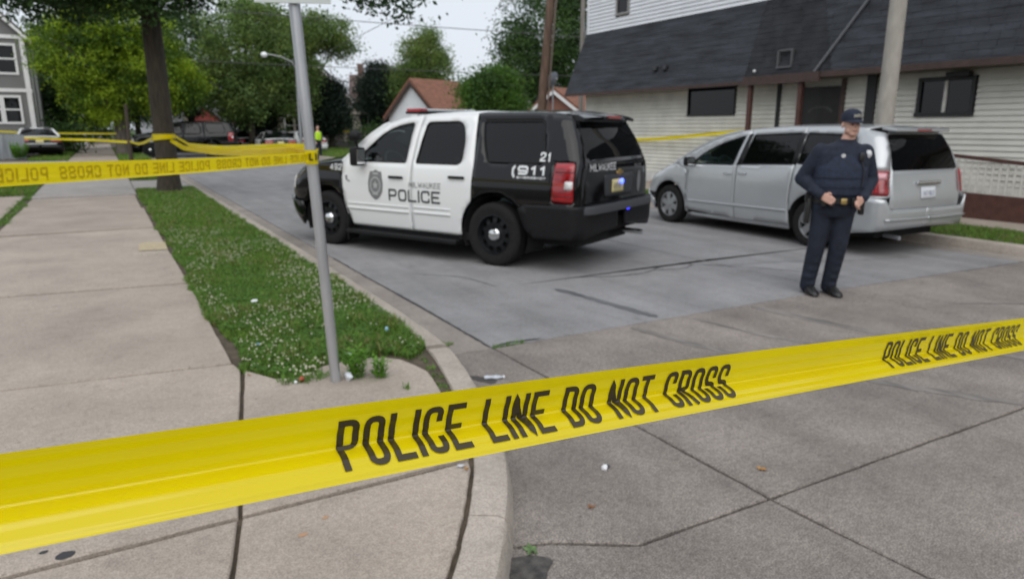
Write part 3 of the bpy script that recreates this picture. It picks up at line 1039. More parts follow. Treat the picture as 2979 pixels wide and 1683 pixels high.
    # bits on the roof slope
    for yv in (15.6, 15.2):
        mb = MB(); mb.box((-.47, yv, Z(3.24)), (.16, .14, .13), Matrix.Rotation(.3, 3, 'Y'), .02); mb.build('roof_vent', BLACKF, B)
    mb = MB()
    for c, dd in (((-.46, 11.225, 3.36), (.06, .40, .04)), ((-.52, 11.225, 2.99), (.06, .40, .04)), ((-.49, 11.41, 3.17), (.06, .04, .36)), ((-.49, 11.04, 3.17), (.06, .04, .36))):
        mb.box((c[0] - .04, c[1], Z(c[2])), dd)
    mb.build('sign_frame', M('dull metal frame', (.13, .13, .135), .5, .4), B)
    mb = MB(); mb.ball((-.62, 12.0, Z(2.95)), .035); mb.build('porch_light', WHITE, B, 179)
    return B
white_building()

def ramp():
    R = thing('access_ramp', 'wooden access ramp with white lattice railing beside the white building', 'ramp', (12.95, 0, .132))
    mb = MB(); mb.prism([(9.9, 0), (2.0, 0), (2.0, .06), (9.9, .50)], .98, lambda u, v, w: (.05 + w, u, v)); mb.build('deck', BROWN, R)
    mb = MB(); mb.prism([(9.9, 0), (2.0, 0), (2.0, .33), (7.0, .44), (9.9, .52)], .04, lambda u, v, w: (w, u, v)); mb.build('skirt_board', REDBR, R)
    top = lambda y: .62 + (y - 2) * .083
    mb = MB(); mb.prism([(9.9, top(9.9) - .01), (2.0, top(2) - .01), (2.0, top(2) + .05), (9.9, top(9.9) + .05)], .08, lambda u, v, w: (-.02 + w, u, v)); mb.build('handrail', REDBR, R)
    for y in (9.8, 7.05, 4.6, 2.1):
        mb = MB(); mb.box((.03, y, top(y) / 2 + .01), (.07, .09, top(y))); mb.build('railing_post', REDBR, R)
    y = 2.2
    while y < 9.8:
        zb, zt = .36 + (y - 2) * .018, top(y) - .03
        mb = MB(); mb.box((.012, y, (zb + zt) / 2), (.012, .034, zt - zb)); mb.build('lattice_slat', LATT, R)
        y += .115
    for k in range(6):
        f = .06 + k * .17
        p = []
        for yy in (2.0, 9.9):
            zb, zt = .36 + (yy - 2) * .018, top(yy) - .03
            p.append(zb + (zt - zb) * f)
        mb = MB(); mb.prism([(2.0, p[0] - .016), (9.9, p[1] - .016), (9.9, p[1] + .016), (2.0, p[0] + .016)], .010, lambda u, v, w: (.022 + w, u, v)); mb.build('lattice_slat', LATT, R)
    return R
ramp()

ROOFBR = M('brown roof shingles', (.200, .090, .058), .9, var=.25, scale=5, bump=.5, bscale=50)
ROOFGY = M('grey roof shingles', (.10, .098, .098), .9, var=.25, scale=5, bump=.5, bscale=50)
ROOFPU = M('faded brown roof', (.135, .095, .088), .9, var=.2, scale=5)
CHIM = M('chimney brick', (.17, .10, .08), .9, var=.3, scale=12)

def house(name, label, loc, rotz, w, l, h, rise, wall, roof, wins=(), over=.3, trim=WHITE, chimneys=(), base=None, roofname='roof'):
    """gabled house: ridge along local x, gables at x=+-l/2, width w along y. wins: (face, u, z, width, height) with face 'g' (gable -x) or 's' (side -y) or 't' (side +y)"""
    H = thing(name, label, 'house', loc, rotz)
    mb = MB()
    mb.prism([(-w / 2, 0), (w / 2, 0), (w / 2, h), (0, h + rise), (-w / 2, h)], l, lambda u, v, q: (-l / 2 + q, u, v))
    W = mb.build('wall', wall, H)
    s = rise / (w / 2)
    for sg in (-1, 1):
        e = w / 2 + over
        mb = MB()
        mb.prism([(0, h + rise + .02), (sg * e, h - over * s + .02), (sg * e, h - over * s + .16), (0, h + rise + .17)], l + 2 * over, lambda u, v, q: (-l / 2 - over + q, u, v))
        r = mb.build(roofname, roof, H)
        mb = MB()
        mb.prism([(0, h + rise - .20), (sg * (e - .02), h - over * s - .20), (sg * (e - .02), h - over * s + .015), (0, h + rise + .015)], .04, lambda u, v, q: (-l / 2 - over + .002 + q, u, v))
        mb.build('rake_board', trim, r)
    for face, u, z, ww, hh in wins:
        def P(a, b, dpt):
            if face == 'g': return (-l / 2 - dpt, a, b)
            if face == 's': return (a, -w / 2 - dpt, b)
            return (a, w / 2 + dpt, b)
        mb = MB()
        t = .12
        for (a0, a1, b0, b1) in ((u - ww / 2 - t, u + ww / 2 + t, z + hh, z + hh + t), (u - ww / 2 - t, u + ww / 2 + t, z - t, z), (u - ww / 2 - t, u - ww / 2, z, z + hh), (u + ww / 2, u + ww / 2 + t, z, z + hh), (u - ww / 2, u + ww / 2, z + hh * .48, z + hh * .54)):
            V = [P(a, b, d) for d in (.005, .06) for a, b in ((a0, b0), (a1, b0), (a1, b1), (a0, b1))]
            mb.add(V, [(0, 1, 2, 3), (4, 7, 6, 5), (0, 4, 5, 1), (1, 5, 6, 2), (2, 6, 7, 3), (3, 7, 4, 0)])
        fr = mb.build('window', trim, H)
        for b0, b1 in ((z, z + hh * .48), (z + hh * .54, z + hh)):
            V = [P(a, b, .02) for a, b in ((u - ww / 2, b0), (u + ww / 2, b0), (u + ww / 2, b1), (u - ww / 2, b1))]
            mb = MB(); mb.add(V, [(0, 1, 2, 3)]); mb.build('pane', DARKGL, fr, fix=False)
    for x, y in chimneys:
        mb = MB(); mb.box((x, y, h + rise + .1), (.55, .55, 2.0)); mb.box((x, y, h + rise + 1.13), (.68, .68, .12)); mb.build('chimney', CHIM, H)
    return H

SG = siding_mat('grey clapboard', (.155, .155, .150), .13, .45)
TAN = siding_mat('tan siding', (.40, .36, .31), .15, .3)
CREAM = siding_mat('cream stucco', (.48, .45, .37), .3, .05)
GARW = siding_mat('garage white', (.66, .68, .70), .12, .3)
PALE = siding_mat('pale grey siding', (.42, .43, .45), .14, .3)

# grey clapboard house on the near side (gable end towards the crossing)
GH = house('clapboard_house', 'grey clapboard house with white trimmed windows behind the parked sedan', (-7.45, 56, .1), rad(90), 8.4, 12, 6.75, 4.4, SG, ROOFGY,
      wins=[('g', -4.2 + .98, 4.62, .80, 1.45), ('g', -4.2 + 1.02, 1.90, .70, 1.35), ('g', -4.2 + 1.95, 1.90, .70, 1.35), ('g', -4.2 + 2.4, 4.62, .80, 1.45), ('g', -4.2 + 3.6, 1.9, .8, 1.35)], over=.35)
for z in (3.65, 6.55):
    mb = MB(); mb.box((-6.04, 0, z), (.06, 8.5, .2)); mb.build('trim_band', WHITE, GH)
for yy in (-4.06,):
    mb = MB(); mb.box((-6.03, yy - .02, 3.3), (.10, .24, 6.6)); mb.build('corner_board', WHITE, GH)
mb = MB(); mb.box((-4.9, -4.24, 3.3), (.22, .10, 6.6)); mb.build('corner_board', WHITE, GH)
mb = MB(); mb.box((-1.6, -4.24, 3.3), (.22, .10, 6.6)); mb.build('corner_board', WHITE, GH)

house('frame_house', 'tan gabled house with dark roof edge half hidden by a dark tree', (15.9, 66, .1), rad(82), 6.6, 12, 4.1, 3.4, TAN, ROOFGY, wins=[('g', -1.2, 3.6, .9, 1.4), ('s', -3.0, 1.2, 1.0, 1.5), ('g', 1.4, 1.0, 1.1, 1.5)], over=.4)
PH = house('stucco_house', 'cream house with steep brown roof and two chimneys between the dark trees', (25.0, 69, .1), rad(-20), 6.5, 6.4, 3.8, 2.7, CREAM, ROOFPU,
      wins=[('g', 1.6, 1.8, .7, 1.3), ('g', -1.2, 1.8, .7, 1.3), ('s', -2.0, 1.8, .8, 1.3)], chimneys=((-2.4, .3), (-.2, .3)))
house('small_garage', 'small white garage with a red brown shingle roof behind the police vehicle', (17.0, 38.6, .1), rad(21), 4.1, 3.6, 2.25, 1.85, GARW, ROOFBR, over=.25, trim=BROWN)
house('brick_house', 'low brick house with white gable behind the wooden utility pole', (25.3, 36.2, .1), rad(21), 4.6, 4.4, 2.2, 1.5, M('house brick', (.26, .125, .09), .9, var=.2, scale=20), ROOFBR,
      wins=[('g', 1.0, .9, .8, 1.0), ('s', -1.0, .9, .8, 1.1)], over=.35)
house('pale_house', 'pale grey house seen behind the leafy bush and wooden pole', (30.6, 48, .1), rad(8), 5, 5, 2.9, 1.5, PALE, ROOFGY, wins=[('g', 1.0, 1.2, .8, 1.2), ('s', -1, 1, .9, 1.2)])
house('far_house', 'pale house with red wall far down the street behind the trees', (8.5, 84, .1), rad(-80), 8, 9, 4.6, 3.4, PALE, ROOFGY, wins=[('g', 1.2, 2.6, .9, 1.4), ('g', -1.6, 2.6, .9, 1.4)])
house('red_shed', 'small red painted house beyond the black van', (8.1, 76, .1), rad(-75), 3.2, 4, 2.2, 1.3, M('red painted boards', (.34, .07, .06), .7, var=.2, scale=6), ROOFGY, trim=WHITE)
house('white_bungalow', 'low white house behind the lime green tree', (-4.6, 78, .1), rad(-85), 6, 8, 3.2, 2.4, GARW, ROOFGY, wins=[('g', 1.2, 1.2, 1.0, 1.3), ('g', -1.4, 1.2, 1.0, 1.3)])
# porch of the tan house
PO = thing('front_porch', 'pale roofed porch with posts in front of the tan house', 'porch', (16.3, 58.4, .1), rad(82))
mb = MB(); mb.box((0, 0, 2.75), (2.6, 6.2, .22)); mb.build('porch_roof', M('pale porch roof', (.52, .46, .40), .7), PO)
for yy in (-2.9, -1.0, 1.0, 2.9):
    mb = MB(); mb.box((-1.1, yy, 1.4), (.16, .16, 2.55)); mb.build('porch_post', TAN, PO)
mb = MB(); mb.box((0, 0, .25), (2.6, 6.2, .5)); mb.build('porch_floor', ROOFGY, PO)

# grey board fence on the left
FE = thing('board_fence', 'weathered grey board fence beside the parked sedan', 'fence', (-3.55, 43.9, .1))
FB = M('weathered grey board', (.24, .26, .28), .8, var=.2, scale=6, rvar=.12, stretch=(1, 1, .2))
for k in range(26):
    mb = MB(); mb.box((-k * .155, 0, .63 + .01 * (k % 3)), (.145, .03, 1.24)); mb.build('board', FB, FE)
for z in (.3, 1.0):
    mb = MB(); mb.box((-2.0, .045, z), (4.1, .05, .1)); mb.build('rail', FB, FE)

# ================================================================== POLES AND WIRES
CONCP = M('pale concrete pole', (.36, .335, .295), .8, var=.14, scale=9, bump=.25, bscale=90, stretch=(1, 1, .4))
WOODP = M('weathered wood pole', (.115, .072, .050), .85, var=.45, scale=9, stretch=(2, 2, .12), bump=.5, bscale=30)
STEEL = M('grey steel', (.33, .34, .36), .5, .5)
P = thing('concrete_pole', 'pale concrete street light pole between the grey minivan and the building', 'pole', (11.35, 7.33, .1))
mb = MB(); mb.tube([(0, 0, 0), (0, 0, 3), (0, 0, 9)], [.150, .132, .09], 20); mb.build('shaft', CONCP, P, 40)
mb = MB(); mb.box((0, 0, .02), (.42, .42, .10), None, .02); mb.build('base_plate', STEEL, P)
mb = MB(); mb.tube([(0, 0, 8.9), (-.5, 0, 9.3), (-1.8, 0, 9.5)], .04, 8); mb.build('arm', STEEL, P, 40)
mb = MB(); mb.box((-2.1, 0, 9.48), (.7, .28, .14), None, .05); mb.build('lamp_head', STEEL, P)

P = thing('utility_pole', 'brown wooden utility pole beyond the white building corner', 'pole', (14.85, 24, .1))
mb = MB(); mb.tube([(0, 0, 0), (.21, 0, 2.3), (.58, 0, 6.4), (.80, 0, 9)], [.185, .17, .155, .13], 14); mb.build('shaft', WOODP, P, 40)
mb = MB(); mb.tube([(.17, -.17, 0), (.38, -.17, 2.3), (.74, -.15, 6.4)], .035, 8); mb.build('conduit', M('weathered conduit', (.16, .12, .10), .7), P, 40)
mb = MB(); mb.box((.76, 0, 8.5), (.1, 2.2, .12)); mb.build('crossarm', WOODP, P)
P = thing('thin_service_pole', 'thin weathered pole behind the corner of the black roof', 'pole', (18.35, 26, .1))
mb = MB(); mb.tube([(0, 0, 0), (0, 0, 8.5)], [.11, .09], 10); mb.build('shaft', M('silvered wood', (.22, .20, .18), .8, var=.3, scale=6, stretch=(2, 2, .2)), P, 40)
P = thing('guy_wire', 'steel guy wire with a yellow plastic guard at its foot', 'guy wire', (18.95, 25.6, .1))
mb = MB(); mb.tube([(0, 0, 0), (-.55, .3, 5.6), (-.7, .4, 7.4)], .022, 6); mb.build('cable', STEEL, P)
mb = MB(); mb.tube([(0, 0, .05), (-.22, .12, 2.35)], .06, 8); mb.build('guard', M('yellow plastic guard', (.60, .58, .08), .5), P, 40)

P = thing('satellite_dish', 'grey satellite dish on a mast behind the wooden pole', 'dish', (19.6, 30.2, .1))
mb = MB(); mb.tube([(0, 0, 0), (0, 0, 3.6)], .04, 8); mb.build('mast', STEEL, P)
mb = MB()
prof = [(.0, .0), (.15, .01), (.28, .04), (.40, .09), (.41, .085), (.28, .025), (.0, -.02)]
mb.lathe(prof, (0, 0, 0), 'Z', 20)
R = Matrix.Rotation(rad(200), 3, 'Z') @ Matrix.Rotation(rad(62), 3, 'X')
mb.V = [tuple(R @ Vector(v) + Vector((0, 0, 3.85))) for v in mb.V]
mb.build('reflector', M('dish grey', (.20, .22, .26), .5), P, 60)
mb = MB(); mb.tube([(0, 0, 3.6), (-.1, -.4, 3.62), (-.12, -.5, 3.85)], .015, 6); mb.ball((-.12, -.52, 3.88), .05); mb.build('feed_arm', STEEL, P)

P = thing('street_lamp', 'curved arm street lamp with white globe over the street among the trees', 'street lamp', (10.85, 45.8, .1))
mb = MB(); mb.tube([(0, 0, 0), (0, 0, 5.2)], [.11, .08], 10); mb.build('pole', STEEL, P, 40)
mb = MB(); mb.tube([(0, 0, 5.1), (-.25, -.1, 5.5), (-.9, -.3, 5.75), (-1.85, -.7, 5.85)], .035, 8); mb.build('arm', M('pale lamp arm', (.5, .5, .5), .5), P, 40)
mb = MB(); mb.ball((-2.0, -.75, 5.78), (.20, .20, .17)); mb.build('lamp_globe', M('white lamp globe', (.85, .86, .88), .3), P, 179)

P = thing('roadside_pole', 'weathered wooden post on the verge behind the near tree', 'pole', (5.9, 62, .1))
mb = MB(); mb.tube([(0, 0, 0), (0, 0, 6.5)], [.16, .13], 10); mb.build('shaft', M('pale weathered wood', (.32, .27, .21), .8), P, 40)

WIRE = M('dark wire', (.06, .06, .065), .6)
def wire(a, b, sag, label, r=.013):
    a, b = Vector(a), Vector(b)
    pts = [a.lerp(b, k / 14) - Vector((0, 0, sag * 4 * (k / 14) * (1 - k / 14))) for k in range(15)]
    mb = MB(); mb.tube(pts, r, 5)
    tag(mb.build('utility_wire', WIRE, None), label, 'wire', 'overhead wires')
wire((-12, 47.8, 8.9), (30, 30.7, 6.25), .25, 'overhead utility wire high above the street', .02)
wire((-12, 53.5, 6.3), (32, 35.3, 4.7), .2, 'lower overhead utility wire crossing above the garage roof', .02)
wire((10.9, 40, 5.6), (16.0, 34, 8.6), .1, 'slanting service wire rising above the tan house', .016)
wire((-14, 44, 7.2), (15.5, 24, 8.3), .5, 'overhead utility wire running to the wooden pole', .016)
# ================================================================== VEHICLES
BLACKP = M('black car paint', (.0035, .0035, .0042), .10, coat=.5, spec=.2)
WHITEP = M('white car paint', (.76, .77, .77), .30, coat=.6)
SILVER = M('silver car paint', (.47, .488, .50), .28, .40, coat=.7, var=.03, scale=3)
PLASTIC = M('black plastic', (.009, .009, .010), .5, spec=.25, var=.2, scale=20)
RUBBER = M('tyre rubber', (.014, .0135, .0135), .85, spec=.25, var=.25, scale=25)
STEELW = M('black steel wheel', (.010, .011, .013), .35, .2, spec=.35)
CHROME = M('chrome', (.72, .73, .74), .12, 1.)
ALLOY = M('alloy wheel', (.38, .39, .40), .35, .8)
REDL = M('red tail lens', (.27, .006, .010), .12, coat=1., var=.5, scale=14, stretch=(.4, .4, 2))
CLEARL = M('clear lamp lens', (.62, .60, .60), .12, coat=1.)
ORANGEL = M('amber lens', (.7, .22, .03), .2)
TINT = glass_mat('tinted car glass', (.5, .53, .58), .035)
CARGL = glass_mat('front car glass', (.62, .86, .82), .85)
INTER = M('dark interior', (.030, .031, .034), .8)
SEATM = M('grey seat cloth', (.10, .105, .11), .8)
TEALM = M('teal seat cover', (.045, .20, .20), .8)
UNDER = M('car underside', (.010, .010, .010), .9)
PLATEM = M('yellow number plate', (.60, .52, .25), .45)
PLATEW = M('white number plate', (.66, .68, .72), .45)
DECALB = M('dark grey decal', (.035, .036, .040), .5)
DECALG = M('grey decal', (.18, .18, .185), .5)
DECALW = M('white decal', (.70, .71, .72), .5)

class Body:
    def __init__(s, root, Wz, Xr, Xf, rr, rf, bulge=.03):
        s.root, s.rr, s.rf, s.bulge = root, rr, rf, bulge
        f = lambda t: (lambda z: float(np.interp(z, [a for a, b in t], [b for a, b in t])))
        s.W, s.Xr, s.Xf = f(Wz), f(Xr), f(Xf)
    def S(s, x, z, off=0.):
        """unrolled side coordinate x and height z -> point on the left side, wrapping round both corners"""
        w, xr, xf = s.W(z) + off, s.Xr(z) - off, s.Xf(z) + off
        r = s.rr
        if x < xr + r:
            a = (xr + r - x) / r
            if a <= math.pi / 2: return Vector((xr + r - r * math.sin(a), w - r + r * math.cos(a), z))
            y = w - r - (a - math.pi / 2) * r
            return Vector((xr - s.bulge * (1 - (y / (w - r)) ** 2), y, z))
        r = s.rf
        if x > xf - r:
            a = (x - (xf - r)) / r
            if a <= math.pi / 2: return Vector((xf - r + r * math.sin(a), w - r + r * math.cos(a), z))
            y = w - r - (a - math.pi / 2) * r
            return Vector((xf + s.bulge * (1 - (y / (w - r)) ** 2), y, z))
        return Vector((x, w, z))
    def R(s, y, z, off=0.):
        w = s.W(z) + off
        yy = max(-1, min(1, y / (w - s.rr)))
        return Vector((s.Xr(z) - off - s.bulge * (1 - yy ** 2), y, z))
    def FR(s, y, z, off=0.):
        w = s.W(z) + off
        yy = max(-1, min(1, y / (w - s.rf)))
        return Vector((s.Xf(z) + off + s.bulge * (1 - yy ** 2), y, z))
    def side(s, name, poly, mat, holes=(), off=0., thick=.016, sides=(1, -1), parent=None, grid=.07, smooth=40):
        out = []
        V2, F = tri_panel(poly, holes, grid)
        P = [s.S(x, z, off) for x, z in V2]
        for sg in sides:
            V = [(p.x, p.y * sg, p.z) for p in P]
            o = mesh_obj(name, V, [f[::-1] for f in F] if sg > 0 else F, mat, parent or s.root, smooth)
            if thick: solidify(o, thick)
            out.append(o)
        return out
    def rear(s, name, poly, mat, holes=(), off=0., thick=.016, parent=None, grid=.07, fn=None):
        V2, F = tri_panel(poly, holes, grid)
        g = fn or s.R
        V = [g(y, z, off) for y, z in V2]
        o = mesh_obj(name, V, [f[::-1] for f in F] if fn is None else F, mat, parent or s.root, 40)
        # (y,z) seen from behind: outward is -x
        if thick: solidify(o, thick)
        return o
    def deck(s, name, path, mat, crown=.04, fwd=0., inset=0., n=16, off=0., thick=.012, parent=None, drop=0.):
        path = dens(path, .12, False)
        V, F = [], []
        for x, z in path:
            ye = s.S(x, z, off).y - inset
            px = s.S(x, z, off).x
            for k in range(n + 1):
                t = -1 + 2 * k / n
                V.append((px + fwd * (1 - t * t), ye * t, z - drop + crown * (1 - abs(t) ** 2.4)))
        m = n + 1
        for i in range(len(path) - 1):
            for k in range(n):
                F.append((i * m + k, i * m + k + 1, (i + 1) * m + k + 1, (i + 1) * m + k))
        if path[0][0] < path[-1][0]: F = [f[::-1] for f in F]
        o = mesh_obj(name, V, F, mat, parent or s.root, 50)
        if thick: solidify(o, thick)
        return o

def wheel(root, x, y, r, wd, style, sg):
    """tyre on the outside, rim and cap as its pieces; sg = +1 on the left side"""
    mb = MB()
    h = wd / 2
    mb.lathe([(r * .62, -h * .9), (r * .80, -h), (r * .93, -h * .97), (r * .985, -h * .80), (r, -h * .45), (r * .992, -h * .42), (r * .992, -h * .36), (r, -h * .33),
              (r, h * .33), (r * .992, h * .36), (r * .992, h * .42), (r, h * .45), (r * .985, h * .80), (r * .93, h * .97), (r * .80, h), (r * .62, h * .9)], (0, 0, 0), 'Y', 36)
    t = mb.build('wheel', RUBBER, root, 50)
    t.location = (x, y, r - .008)
    rr = r * .63
    o = sg * h
    if style == 'steel':
        mb = MB()
        mb.lathe([(rr, -o * .8), (rr, o * .93), (rr * .95, o * .95), (rr * .90, o * .70), (rr * .86, o * .55)], (0, 0, 0), 'Y', 32)
        N = 10
        # disc with holes between spokes
        mb.lathe([(rr * .62, o * .66), (rr * .34, o * .62)], (0, 0, 0), 'Y', 32)
        for k in range(N):
            a0, a1 = 2 * math.pi * (k + .24) / N, 2 * math.pi * (k + .76) / N
            V = []
            for a in (a0, (a0 + a1) / 2, a1):
                for q, hh in ((rr * .60, .66), (rr * .88, .56)):
                    V.append((q * math.cos(a), o * hh, q * math.sin(a)))
            mb.add(V, [(0, 1, 3, 2), (2, 3, 5, 4)])
        mb.build('rim', STEELW, t, 35)
        mb = MB(); mb.lathe([(rr * .99, o * .1), (.02, o * .1)], (0, 0, 0), 'Y', 24); mb.build('brake_drum', UNDER, t)
        mb = MB(); mb.lathe([(rr * .33, o * .60), (rr * .33, o * .80), (rr * .26, o * .98), (rr * .12, o * 1.06), (.001, o * 1.07)], (0, 0, 0), 'Y', 20); mb.build('hub_cap', CHROME, t, 35)
    else:
        mb = MB()
        mb.lathe([(rr, -o * .8), (rr, o * .92), (rr * .93, o * .94), (rr * .90, o * .6)], (0, 0, 0), 'Y', 32)
        N = style if isinstance(style, int) else 6
        for k in range(N):
            a = 2 * math.pi * k / N + .3
            ca, sa = math.cos(a), math.sin(a)
            def pt(q, w_, hh): return (q * ca - w_ * sa, o * hh, q * sa + w_ * ca)
            w0, w1 = rr * .20, rr * .25
            V = [pt(rr * .12, -w0, .86), pt(rr * .12, w0, .86), pt(rr * .93, w1, .80), pt(rr * .93, -w1, .80), pt(rr * .12, -w0, .5), pt(rr * .12, w0, .5), pt(rr * .93, w1, .5), pt(rr * .93, -w1, .5)]
            mb.add(V, [(0, 1, 2, 3), (0, 4, 5, 1), (1, 5, 6, 2), (2, 6, 7, 3), (3, 7, 4, 0)])
        mb.build('rim', ALLOY, t, 35)
        mb = MB(); mb.lathe([(rr * .99, o * .2), (.02, o * .2)], (0, 0, 0), 'Y', 24); mb.build('brake_drum', UNDER, t)
        mb = MB(); mb.lathe([(rr * .22, o * .80), (rr * .20, o * .93), (.001, o * .96)], (0, 0, 0), 'Y', 16); mb.build('hub_cap', ALLOY, t, 35)
    return t

def liner(root, x, r, y0, y1, sg):
    """dark inner wheel arch"""
    mb = MB()
    V, F = [], []
    n = 16
    for k in range(n + 1):
        a = math.pi * (-.12 + 1.24 * k / n)
        for y in (y0, y1):
            V.append((x + r * math.cos(a), y * sg, .38 + r * math.sin(a)))
    for k in range(n): F.append((2 * k, 2 * k + 1, 2 * k + 3, 2 * k + 2))
    mb.add(V, F)
    return mb.build('wheel_arch', UNDER, root)

def arc(cx, cz, r, a0, a1, n=10):
    return [(cx + r * math.cos(rad(a0 + (a1 - a0) * k / n)), cz + r * math.sin(rad(a0 + (a1 - a0) * k / n))) for k in range(n + 1)]

def text_on(B, name, text, x0, z0, h, w, t, gap, r, mat, space=None, sg=1, off=.004, step=.03):
    return lettering(name, text, h, w, t, gap, r, lambda u, v: (lambda p: (p.x, p.y * sg, p.z))(B.S(x0 - sg * u if sg > 0 else x0 + u, z0 + v, off)), mat, B.root, space, step, flip=False)
def text_rear(B, name, text, y0, z0, h, w, t, gap, r, mat, space=None, off=.004, parent=None):
    return lettering(name, text, h, w, t, gap, r, lambda u, v: tuple(B.R(y0 - u, z0 + v, off)), mat, parent or B.root, space, .03, flip=False)

def interior(root, x0, x1, w, zf, front_x, seat=SEATM, wheel_y=.40, rows=2, dash_z=1.12):
    mb = MB(); mb.box(((x0 + x1) / 2, 0, zf), (x1 - x0, 2 * w, .06)); mb.build('cabin_floor', UNDER, root)
    mb = MB(); mb.box((front_x + .38, 0, dash_z - .20), (.42, 2 * w - .12, .34), None, .06); mb.build('dashboard', INTER, root)
    mb = MB()
    pts = []
    for k in range(17):
        a = 2 * math.pi * k / 16
        pts.append((front_x + .10 + .10 * math.sin(a), wheel_y + .19 * math.cos(a), dash_z + .02 + .17 * math.sin(a)))
    mb.tube(pts, .016, 6, False); mb.tube([(front_x + .25, wheel_y, dash_z - .12), (front_x + .10, wheel_y, dash_z + .02)], .04, 8)
    mb.build('steering_wheel', INTER, root, 40)
    for rrow in range(rows):
        sx = front_x - .55 - rrow * .95
        for y in (-.42, .42):
            mb = MB()
            mb.box((sx + .18, y, zf + .30), (.52, .50, .20), None, .06)
            mb.box((sx - .14, y, zf + .66), (.16, .48, .66), Matrix.Rotation(-.2, 3, 'Y'), .06)
            mb.box((sx - .24, y, zf + 1.08), (.10, .26, .18), Matrix.Rotation(-.1, 3, 'Y'), .04)
            mb.build('seat', seat if rrow == 0 else SEATM, root, 40)

# ------------------------------------------------------------------ large sport utility police vehicle
def make_suv(name, label, cat, police=True, loc=(0, 0, 0), rotz=0., group=None):
    T = thing(name, label, cat, loc, rotz, group)
    dc = WHITEP if police else BLACKP
    B = Body(T, [(.2, .93), (.35, .965), (.55, .99), (.80, 1.0), (1.02, .992), (1.19, .962), (1.30, .925), (1.55, .845), (1.74, .762), (1.86, .70)],
             [(.2, -1.12), (.5, -1.16), (1.25, -1.17), (1.5, -1.08), (1.80, -.93), (1.9, -.9)],
             [(.2, 3.72), (.45, 3.88), (.75, 3.92), (.95, 3.86), (1.06, 3.72), (1.3, 3.6)], .14, .40)
    RT = [(2.62, 1.205), (2.42, 1.365), (2.2, 1.545), (1.95, 1.695), (1.63, 1.79), (1.25, 1.828), (.5, 1.84), (-.3, 1.835), (-.68, 1.825), (-.86, 1.80)]
    zt = lambda x: float(np.interp(-x, [-a for a, b in RT], [b for a, b in RT]))
    top = lambda xa, xb, n=8: [(xa + (xb - xa) * k / n, zt(xa + (xb - xa) * k / n)) for k in range(n + 1)]
    AC, AR = (0, .40), .505
    FC, FRR = (2.96, .40), .475
    # doors
    wf = rnd([(2.335, 1.215), (2.235, 1.335), (1.90, 1.605), (1.66, 1.695), (1.40, 1.735), (1.425, 1.215)], [.02, .05, .15, .1, .05, .03])
    fd = [(1.327, .335), (1.330, 1.2)] + top(1.285, 2.585, 14) + [(2.605, 1.19), (2.612, .95), (2.585, .70), (2.535, .50), (2.44, .335)]
    for o, sg in zip(B.side('front_door', fd, dc, [wf]), (1, -1)):
        handle(o, B, 1.57, 1.025, sg)
        pane(o, B, wf, CARGL if police else BLACKP, sg)
        if police or True: molding(o, B, 1.36, 2.50, .555, sg, dc)
    wr = rnd([(1.255, 1.215), (1.18, 1.735), (.60, 1.745), (.50, 1.55), (.50, 1.215)], [.03, .06, .10, .2, .09])
    rd = [(.575, .335), (1.318, .335), (1.320, 1.2)] + top(1.275, .40, 6) + [(.345, 1.5), (.315, 1.22), (.33, .90)] + arc(*AC, AR, 48, -6, 7)
    for o, sg in zip(B.side('rear_door', rd, dc, [wr]), (1, -1)):
        handle(o, B, .55, 1.06, sg)
        pane(o, B, wr, TINT if police else BLACKP, sg)
        molding(o, B, .66, 1.28, .565, sg, dc)
    # fender, quarter
    fe = [(2.432, .335), (2.530, .52), (2.578, .70), (2.604, .95), (2.60, 1.20), (3.0, 1.165), (3.40, 1.115), (3.60, 1.07), (3.86, 1.0), (3.86, .66), (3.42, .60)] + arc(*FC, FRR, 26, 187, 14)
    B.side('front_fender', fe, BLACKP)
    qx = lambda z: B.Xr(z) + .14 - .22
    wq = rnd([(.275, 1.745), (-.60, 1.745), (-.70, 1.34), (-.66, 1.262), (.12, 1.262), (.215, 1.5)], [.05, .05, .06, .06, .06, .1])
    lamp = rnd([(-.85, 1.275), (-1.105, 1.275), (-1.115, .83), (-.835, .83)], .03)
    qd = [(.325, .90), (.306, 1.22), (.336, 1.5), (.390, zt(.39))] + top(.38, -.84, 8) + [(qx(1.79), 1.79), (qx(1.5), 1.5), (qx(1.26), 1.26), (qx(1.0), 1.0), (qx(.7), .7), (-.5, .62)] + arc(*AC, AR, 160, 52, 12)
    for o, sg in zip(B.side('rear_quarter', qd, BLACKP, [wq, lamp]), (1, -1)):
        pane(o, B, wq, TINT if police else BLACKP, sg)
    for o, sg in zip(B.side('tail_lamp', lamp, REDL, off=.008, thick=.03), (1, -1)):
        B.side('reverse_lens', rnd([(-1.0, 1.075), (-1.105, 1.075), (-1.105, .98), (-1.0, .98)], .02), CLEARL, off=.012, thick=.01, sides=(sg,), parent=o)
        for zz in (1.18, .91):
            B.side('lens_rib', [(-.86, zz), (-1.1, zz), (-1.1, zz - .012), (-.86, zz - .012)], M('dark red rib', (.12, .004, .006), .3), off=.012, thick=.006, sides=(sg,), parent=o)
    # dark seals, sill, running board
    B.side('sill', [(.56, .33), (2.46, .33), (2.42, .24), (.52, .24)], PLASTIC, off=-.04)
    for sg in (1, -1):
        mb = MB(); mb.box((1.5, sg * 1.0, .255), (1.98, .17, .055), None, .015); mb.build('running_board', PLASTIC, T, 40)
        mb = MB(); mb.box((2.50, sg * .93, .30), (.02, .20, .36)); mb.build('mud_flap', PLASTIC, T)
    # roof, windscreen, bonnet
    B.deck('roof', [(1.86, zt(1.86))] + top(1.8, .395, 8), WHITEP if police else BLACKP, .045)
    B.deck('rear_roof', top(.385, -.86, 8), BLACKP, .045)
